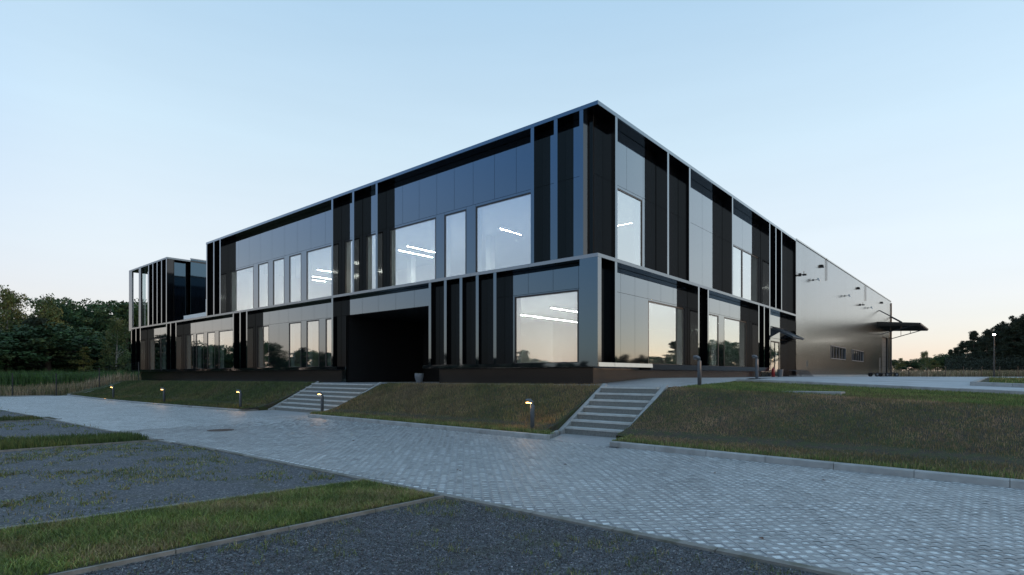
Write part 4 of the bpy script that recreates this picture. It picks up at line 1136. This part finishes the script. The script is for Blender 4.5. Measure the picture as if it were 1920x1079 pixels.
# gravel stones in the nearest bay
def gravel():
    n = 90000
    x = rng.uniform(-17, -11.18, n); y = rng.uniform(-10.5, -4.45, n)
    ya = np.array([lerp(STRIPS[0][0], STRIPS[0][2], (-11.15 - q) / 4.85) for q in x])
    k = (y < ya - .06) & in_view(x, y, 1.02) & (cam_dist(x, y) > 3.4); x, y = x[k], y[k]; n = len(x)
    r = rng.uniform(.004, .0095, n)
    base = np.array([(1, 0, 0), (0, 1, 0), (-1, 0, 0), (0, -1, 0), (0, 0, .8), (0, 0, -.6)], float)
    v = base[None] * rng.uniform(.65, 1.25, (n, 6, 1)) * r[:, None, None]
    a = rng.uniform(0, 6.28, n); c, s = np.cos(a)[:, None], np.sin(a)[:, None]
    vx, vy = v[..., 0] * c - v[..., 1] * s, v[..., 0] * s + v[..., 1] * c
    v = np.stack([vx + x[:, None], vy + y[:, None], v[..., 2] + (ZR - .018 + rng.uniform(0, .007, n))[:, None]], 2)
    t = np.array([(0, 1, 4), (1, 2, 4), (2, 3, 4), (3, 0, 4), (1, 0, 5), (2, 1, 5), (3, 2, 5), (0, 3, 5)])
    f = (np.arange(n)[:, None, None] * 6 + t[None]).reshape(-1, 3)
    g = np.clip(rng.lognormal(math.log(.088), .52, n), .025, .5)
    col = g[:, None] * np.array([[.95, 1.0, 1.10]]) * rng.uniform(.9, 1.1, (n, 3))
    np_mesh('gravel', v.reshape(-1, 3), f, M['stone'], cols=np.repeat(col, 6, 0), kind='stuff')
gravel()

# a few fallen leaves on the lane
for k, (x, y) in enumerate([(-10.55, -8.2), (-9.7, -3.4), (-9.75, -3.5), (-8.2, -4.4), (-7.4, -6.6), (-9.1, -1.0), (-8.5, 1.2), (-7.0, -8.0)]):
    mb = MB(); a = rnd.uniform(0, 6.28); c, s = math.cos(a) * .035, math.sin(a) * .035
    mb.face([(x - c, y - s, ZR + .006), (x + s * .6, y - c * .6, ZR + .018), (x + c, y + s, ZR + .008), (x - s * .6, y + c * .6, ZR + .016)])
    o = mb.build('fallen_leaf', M['dryleaf'], wloc=(x, y, ZR)); tag(o, 'small curled brown leaf lying on the paved lane', 'leaf', 'fallen leaves on the lane')

# meadow grass behind the fences
def meadow(n, poly, h, wd, pal, zf, tone=(.2, 1)):
    (xa, xb), (ya, yb) = poly
    x = rng.uniform(xa, xb, n); y = rng.uniform(ya, yb, n); k = in_view(x, y, 1.15); x, y = x[k], y[k]
    return np.stack([x, y, zf(x, y)], 1)
BEIGE = [(0.120, 0.120, 0.048, 2), (0.240, 0.186, 0.102, 3), (0.324, 0.240, 0.156, 3), (0.396, 0.312, 0.216, 1)]
pts = meadow(26000, ((-36, -.5), (42.2, 54)), 0, 0, 0, lambda x, y: np.where(x < -5.8, -1.26, np.where(y > 46, -1.1 + 0 * x, np.clip(-1.26 + (x + 5.8) * .25, -1.26, -.2))))
grass('meadow_grass', pts, (.45, .95), .035, [(.07, .095, .035, 2)] + BEIGE, tone=(.35, 4), lean=.3)
c = rng.uniform(1640, 2150, 60000); dd = rng.uniform(83, 125, 60000)
pts = np.array([at(d_, c_, z=-.02) for d_, c_ in zip(dd, c)])
grass('meadow_grass', pts, (.7, 1.35), .055, BEIGE, tone=(.15, 2), lean=.3)
# tall green growth before the left wood
xx = rng.uniform(-160, 330, 42000); d = rng.uniform(56, 68, 42000)
P = np.array([at(a, b, z=-1.2) for a, b in zip(d, xx)])
top = 1.9 + .35 * patch_noise(P[:, 0], P[:, 1], .55, 2) + .25 * patch_noise(P[:, 0], P[:, 1], 1.9, 5)
P[:, 2] += np.clip(top - 1.75, -.3, .9)
grass('tall_grass', P, (1.2, 2.0), .075, [(.040, .095, .018, 3), (.055, .115, .022, 3), (.030, .070, .016, 2)], lean=.4)
def fringe(name, px0, px1, d0, d1, n, hgt, pal, zb):
    xx = rng.uniform(px0, px1, n); d = rng.uniform(d0, d1, n)
    P = np.array([at(a, b, z=zb) for a, b in zip(d, xx)])
    top = hgt * (1 + .35 * patch_noise(P[:, 0], P[:, 1], .35, 2) + .25 * patch_noise(P[:, 0], P[:, 1], 1.1, 5))
    P[:, 2] += top * rng.uniform(0, 1, n) ** .7
    s_ = rng.uniform(.10, .24, n)
    u = rng.normal(0, 1, (n, 3)); u /= np.linalg.norm(u, axis=1)[:, None]; w_ = np.cross(u, rng.normal(0, 1, (n, 3))); w_ /= np.linalg.norm(w_, axis=1)[:, None]
    V = np.stack([P - u * s_[:, None], P - w_ * s_[:, None] * .5, P + u * s_[:, None], P + w_ * s_[:, None] * .5], 1).reshape(-1, 3)
    c_ = np.array(pal)[rng.integers(0, len(pal), n)] * rng.uniform(.7, 1.3, (n, 1))
    np_mesh(name, V, np.arange(4 * n).reshape(-1, 4), M['leaf'], cols=np.repeat(c_, 4, 0), kind='stuff')
fringe('undergrowth', 1772, 2160, 121, 136, 26000, 3.6, [(.013, .022, .013), (.018, .028, .014), (.010, .018, .011)], 0.)
fringe('undergrowth', -160, 330, 69, 80, 26000, 2.6, [(.030, .055, .020), (.040, .064, .022), (.050, .062, .022)], -1.2)

# ------------------------------------------------------------------ trees
def leaf_cloud(centres, radii, per, size, pal, droop=0., spike=False):
    n = len(centres) * per
    C_ = np.repeat(np.asarray(centres), per, 0); Rr = np.repeat(np.asarray(radii), per)
    g = rng.normal(0, 1, (n, 3)); g /= np.linalg.norm(g, axis=1)[:, None]
    P = C_ + g * (Rr * rng.uniform(.15, 1., n) ** .5)[:, None] * np.array([[1, 1, .48 if spike else .75]])
    if droop: P[:, 2] -= droop * rng.uniform(0, 1, n) ** 2 * Rr
    s = rng.uniform(.6, 1.3, n) * size
    u = rng.normal(0, 1, (n, 3)); 
    if droop: u[:, 2] -= 1.6
    u /= np.linalg.norm(u, axis=1)[:, None]; w_ = np.cross(u, rng.normal(0, 1, (n, 3))); w_ /= np.linalg.norm(w_, axis=1)[:, None]
    k = .22 if spike else .55
    V = np.stack([P - u * s[:, None], P - w_ * s[:, None] * k, P + u * s[:, None], P + w_ * s[:, None] * k], 1).reshape(-1, 3)
    base = np.array(pal)[rng.integers(0, len(pal), len(centres))]
    c_ = np.repeat(base, per, 0) * rng.uniform(.7, 1.3, (n, 1))
    return V, np.repeat(c_ * 1.6, 4, 0), n
def make_tree(kind, seed, name):
    rr = random.Random(seed)
    H = 10.
    t = empty(name, (0, 0, -500), 'tree', 'tree')
    mb = MB(); cen, rad = [], []
    lean = Vector((rr.uniform(-.04, .04), rr.uniform(-.04, .04), 1))
    if kind == 'oak':
        top = lean * H * .8
        mb.tube([(0, 0, -.3), lean * H * .25, lean * H * .5, top], [.24, .19, .13, .04], 7)
        for i in range(16):
            z = rr.uniform(.20, .85) * H; a = rr.uniform(0, 6.28); L = rr.uniform(.6, 1.) * (3.4 if z < .6 * H else 2.5)
            q0 = lean * z * .85; q1 = q0 + Vector((math.cos(a) * L, math.sin(a) * L, L * rr.uniform(.2, .7)))
            mb.tube([q0, (q0 + q1) / 2 + Vector((0, 0, .2)), q1], [.07, .05, .02], 5)
            for k in range(4):
                cen.append(q0.lerp(q1, rr.uniform(.5, 1.15)) + Vector((rr.gauss(0, .5), rr.gauss(0, .5), rr.gauss(.2, .5)))); rad.append(rr.uniform(.5, 1.1))
        for i in range(14):
            a = rr.uniform(0, 6.28); r0 = rr.uniform(0, 2.0); cen.append(Vector((math.cos(a) * r0, math.sin(a) * r0, H * rr.uniform(.72, .98) - r0 * .45))); rad.append(rr.uniform(.45, .9))
        pal = [(.021, .049, .016), (.030, .062, .020), (.016, .038, .014), (.042, .060, .019), (.018, .042, .017)]
        V, cc, n = leaf_cloud(cen, rad, 70, .15, pal); bark = M['bark']
    elif kind == 'birch':
        mb.tube([(0, 0, -.3), lean * H * .3, lean * H * .65, lean * H * .98], [.13, .11, .07, .02], 7)
        for i in range(26):
            z = rr.uniform(.22, .97) * H; a = rr.uniform(0, 6.28); L = rr.uniform(.5, 1.) * (.45 + 1.9 * min(1, (H - z) / (.45 * H)))
            q0 = lean * z; q1 = q0 + Vector((math.cos(a) * L, math.sin(a) * L, L * .5))
            mb.tube([q0, q1], [.035, .012], 4)
            for k in range(5):
                q = q0.lerp(q1, rr.uniform(.5, 1.1)); q.z -= k * rr.uniform(.15, .5); cen.append(q + Vector((rr.gauss(0, .2), rr.gauss(0, .2), 0))); rad.append(rr.uniform(.32, .62))
        pal = [(.050, .072, .022), (.064, .086, .026), (.040, .060, .020), (.085, .088, .028)]
        V, cc, n = leaf_cloud(cen, rad, 46, .11, pal, droop=1.8); bark = M['birch']
    elif kind == 'sapling':
        mb.tube([(0, 0, -.3), lean * H * .5, lean * H * .95], [.16, .09, .02], 6)
        for i in range(22):
            z = rr.uniform(.05, .95) * H; a = rr.uniform(0, 6.28); L = rr.uniform(.6, 1.) * (.4 + 3.2 * (1 - z / H))
            q0 = lean * z; q1 = q0 + Vector((math.cos(a) * L, math.sin(a) * L, L * .25))
            mb.tube([q0, q1], [.04, .012], 4)
            for k in range(3): cen.append(q0.lerp(q1, rr.uniform(.4, 1.05)) + Vector((0, 0, rr.gauss(0, .2)))); rad.append(rr.uniform(.35, .75))
        pal = [(.090, .092, .022), (.12, .10, .022), (.065, .078, .022)]
        V, cc, n = leaf_cloud(cen, rad, 48, .13, pal); bark = M['bark']
    elif kind == 'pine':
        mb.tube([(0, 0, -.3), lean * H * .4, lean * H * .8, lean * H], [.17, .14, .08, .02], 7)
        for i in range(34):
            z = rr.uniform(.14, .97) * H; a = rr.uniform(0, 6.28); L = rr.uniform(.55, 1.) * (.25 + 2.0 * min(1, (H - z) / (.62 * H)))
            q0 = lean * z; q1 = q0 + Vector((math.cos(a) * L, math.sin(a) * L, L * rr.uniform(.1, .5)))
            mb.tube([q0, q1], [.045, .015], 4)
            for k in range(4): cen.append(q0.lerp(q1, rr.uniform(.35, 1.1)) + Vector((rr.gauss(0, .15), rr.gauss(0, .15), rr.gauss(.08, .15)))); rad.append(rr.uniform(.30, .78))
        for k in range(6): cen.append(lean * H * (1 - .035 * k) + Vector((rr.gauss(0, .05 + .05 * k), rr.gauss(0, .05 + .05 * k), 0))); rad.append(.14 + .07 * k)
        pal = [(.014, .024, .014), (.018, .029, .015), (.012, .020, .012), (.023, .030, .014)]
        V, cc, n = leaf_cloud(cen, rad, 58, .20, pal, spike=True); bark = M['bark']
    tk = mb.build('trunk', bark, None); tk.parent = t; tk.location = (0, 0, 0)
    o = np_mesh('crown', V, np.arange(4 * n).reshape(-1, 4), M['leaf'], t, cols=cc)
    return t
PROTO = {'oak': [make_tree('oak', s, 'oak_tree') for s in (1, 2, 3)], 'birch': [make_tree('birch', s, 'birch_tree') for s in (4, 5)],
         'pine': [make_tree('pine', s, 'pine_tree') for s in (6, 7, 8)], 'sapling': [make_tree('sapling', s, 'young_tree') for s in (9, 10)]}
used = set()
def plant(kind, px, d, top_y, ground_z, label, group, wide=1., idx=None):
    lst = PROTO[kind]; src = lst[idx if idx is not None else rnd.randrange(len(lst))]
    p = at(d, px, z=ground_z); top = CAM.z + d * (HOR - top_y) / FPX
    s = (top - ground_z) / 10.
    if src.name not in used and src.location.z < -400:
        used.add(src.name); c = src; c.location = p; c.rotation_euler = (0, 0, rnd.uniform(0, 6.28)); c.scale = (s * wide, s * wide, s); c['label'] = label
    else: c = copy_tree(src, p, rnd.uniform(0, 6.28), (s * wide, s * wide, s), label)
    c['group'] = group; c['category'] = 'tree'
    return c
LG = 'trees of the wood beyond the left fence'
plant('birch', 12, 76, 537, -1.1, 'tall drooping birch at the left edge of the wood', LG, 1.05, 0)
plant('birch', 78, 78, 552, -1.1, 'second drooping birch with a pale trunk, right of the tallest birch', LG, 1.1, 1)
plant('birch', 216, 70, 594, -1.1, 'light green birch standing before the dark trees beside the office', LG, 1.0, 0)
plant('sapling', 112, 70, 604, -1.1, 'yellowish young tree in front of the dark oaks', LG, .8, 0)
plant('sapling', 156, 68, 650, -1.1, 'low yellow green bushy tree at the foot of the dark oaks', LG, 1.5, 1)
plant('oak', 44, 88, 582, -1.1, 'lower dark tree in the gap between the two left birches', LG, .9)
plant('oak', 98, 90, 551, -1.1, 'dark oak with reddish top behind the pale trunked birch', LG, 1.0)
plant('oak', 126, 86, 552, -1.1, 'dark oak with rounded top above the yellowish young tree', LG, 1.0)
plant('oak', 156, 84, 568, -1.1, 'dark oak above the low yellow green bushy tree', LG, 1.05)
plant('oak', 185, 88, 554, -1.1, 'dark oak with the highest rounded crown left of the light green birch', LG, 1.05)
plant('oak', 209, 86, 564, -1.1, 'dark oak right behind the light green birch', LG, 1.0)
plant('oak', 238, 84, 559, -1.1, 'dark oak with orange top touching the office outline', LG, 1.05)
plant('oak', 266, 86, 556, -1.1, 'dark oak half hidden by the far office box', LG, 1.0)
for px, ty in ((-30, 556), (-75, 548), (-120, 560), (-165, 552)):
    plant('oak' if px != -75 else 'birch', px, 82, ty, -1.1, 'tree of the wood continuing past the left edge of the picture', LG)
for px, ty in ((0, 585), (30, 600), (62, 590), (90, 586), (120, 588), (150, 588), (176, 584), (202, 586), (230, 582), (255, 580)):
    plant('oak', px, 100, ty, -1.1, 'dark tree in the second row of the left wood', LG, 1.15)
for px in (-10, 30, 66, 128, 180, 244):
    plant('sapling' if px == 128 else 'oak', px, 72, 655 + rnd.uniform(-8, 8), -1.1, 'low bushy tree at the foot of the left wood', LG, 1.9)
RG = 'pines on the rise right of the yard'
for px, d, ty, lab in ((1782, 150, 656, 'low dark pine where the right wood starts beside the meadow'), (1806, 145, 640, 'dark pine left of the lone taller crown in the right wood'),
                       (1824, 140, 622, 'round topped pine standing out against the pale sky'), (1836, 140, 636, 'dark pine tucked behind the round topped pine'),
                       (1848, 135, 618, 'dark pine just left of the street lamp'), (1868, 132, 609, 'dark pine directly behind the street lamp'),
                       (1886, 130, 604, 'dark pine with a thin top just right of the street lamp'), (1904, 128, 594, 'tall pine with pointed top near the picture edge'),
                       (1922, 126, 590, 'tallest pine at the right picture edge')):
    plant('pine', px, d, ty, .0, lab, RG, .92)
for px, d, ty in ((1945, 124, 586), (1970, 122, 580), (2000, 120, 582), (2030, 120, 575), (2065, 118, 578), (2100, 116, 570)):
    plant('pine', px, d, ty, .0, 'pine continuing past the right edge of the picture', RG, 1.0)
for px, d, ty in ((1793, 165, 652), (1815, 160, 640), (1842, 158, 632), (1858, 152, 622), (1878, 150, 618), (1895, 148, 612), (1914, 146, 606), (1933, 144, 600), (1786, 168, 662), (1829, 162, 640), (1850, 158, 630), (1869, 155, 625), (1888, 152, 616), (1906, 150, 612), (1925, 148, 606)):
    plant('pine', px, d, ty, .0, 'dark pine in the second row of the right wood', RG, 1.2)
for px, d, ty in ((1800, 138, 668), (1822, 136, 660), (1845, 134, 662), (1868, 130, 655), (1892, 128, 652), (1915, 126, 655)):
    plant('pine', px, d, ty, .0, 'low dark pine at the front edge of the right wood', RG, 2.2)
FG = 'far trees beyond the meadow'
plant('birch', 1736, 190, 658, .0, 'single taller slim tree above the far tree line', FG, 1.1)
plant('sapling', 1690, 150, 672, .0, 'bright green rounded bush tree right of the hall end', FG, 1.8)
plant('sapling', 1754, 150, 676, .0, 'bright green low tree left of the right wood', FG, 2.2)
for k, (px, ty) in enumerate(((1668, 672), (1680, 674), (1700, 675), (1712, 677), (1722, 671), (1731, 670), (1745, 668), (1757, 669), (1768, 664), (1776, 661))):
    plant('oak', px, 200, ty, .0, 'small dark tree in the far tree line behind the meadow', FG, 1.7)
# woods across the road that show only as silhouettes in the glass
MG = 'trees across the car park, mirrored in the facade'
def plant_at(kind, x, y, z, h, label, wide):
    src = rnd.choice(PROTO[kind]); s = h / 10.
    c = copy_tree(src, (x, y, z), rnd.uniform(0, 6.28), (s * wide, s * wide, s), label); c['group'] = MG; c['category'] = 'tree'
for k in range(90):
    t = k / 89; a = lerp(R(97), R(160), t); rad_ = 92 + rnd.uniform(-6, 10)
    h = lerp(8.0, 4.6, min(t * 2.2, 1)) * rnd.uniform(.7, 1.2)
    if t > .72: h *= .75
    plant_at('pine' if k % 3 else 'oak', 17 + rad_ * math.cos(a), -9.8 + rad_ * math.sin(a), -1.3, h, 'tree across the car park seen only mirrored in the left facade', rnd.uniform(1.4, 2.6))
for k in range(110):
    t = k / 109; a = lerp(R(-16.5), R(-70), t); rad_ = 118 + rnd.uniform(-8, 12)
    h = rnd.uniform(5.5, 7.8) if a > R(-24) else rnd.uniform(3.4, 5.4)
    plant_at('pine' if k % 4 else 'oak', -16 + rad_ * math.cos(a), 10.8 + rad_ * math.sin(a), -.3, h, 'tree across the meadow seen only mirrored in the right facade', rnd.uniform(1.3, 2.2))
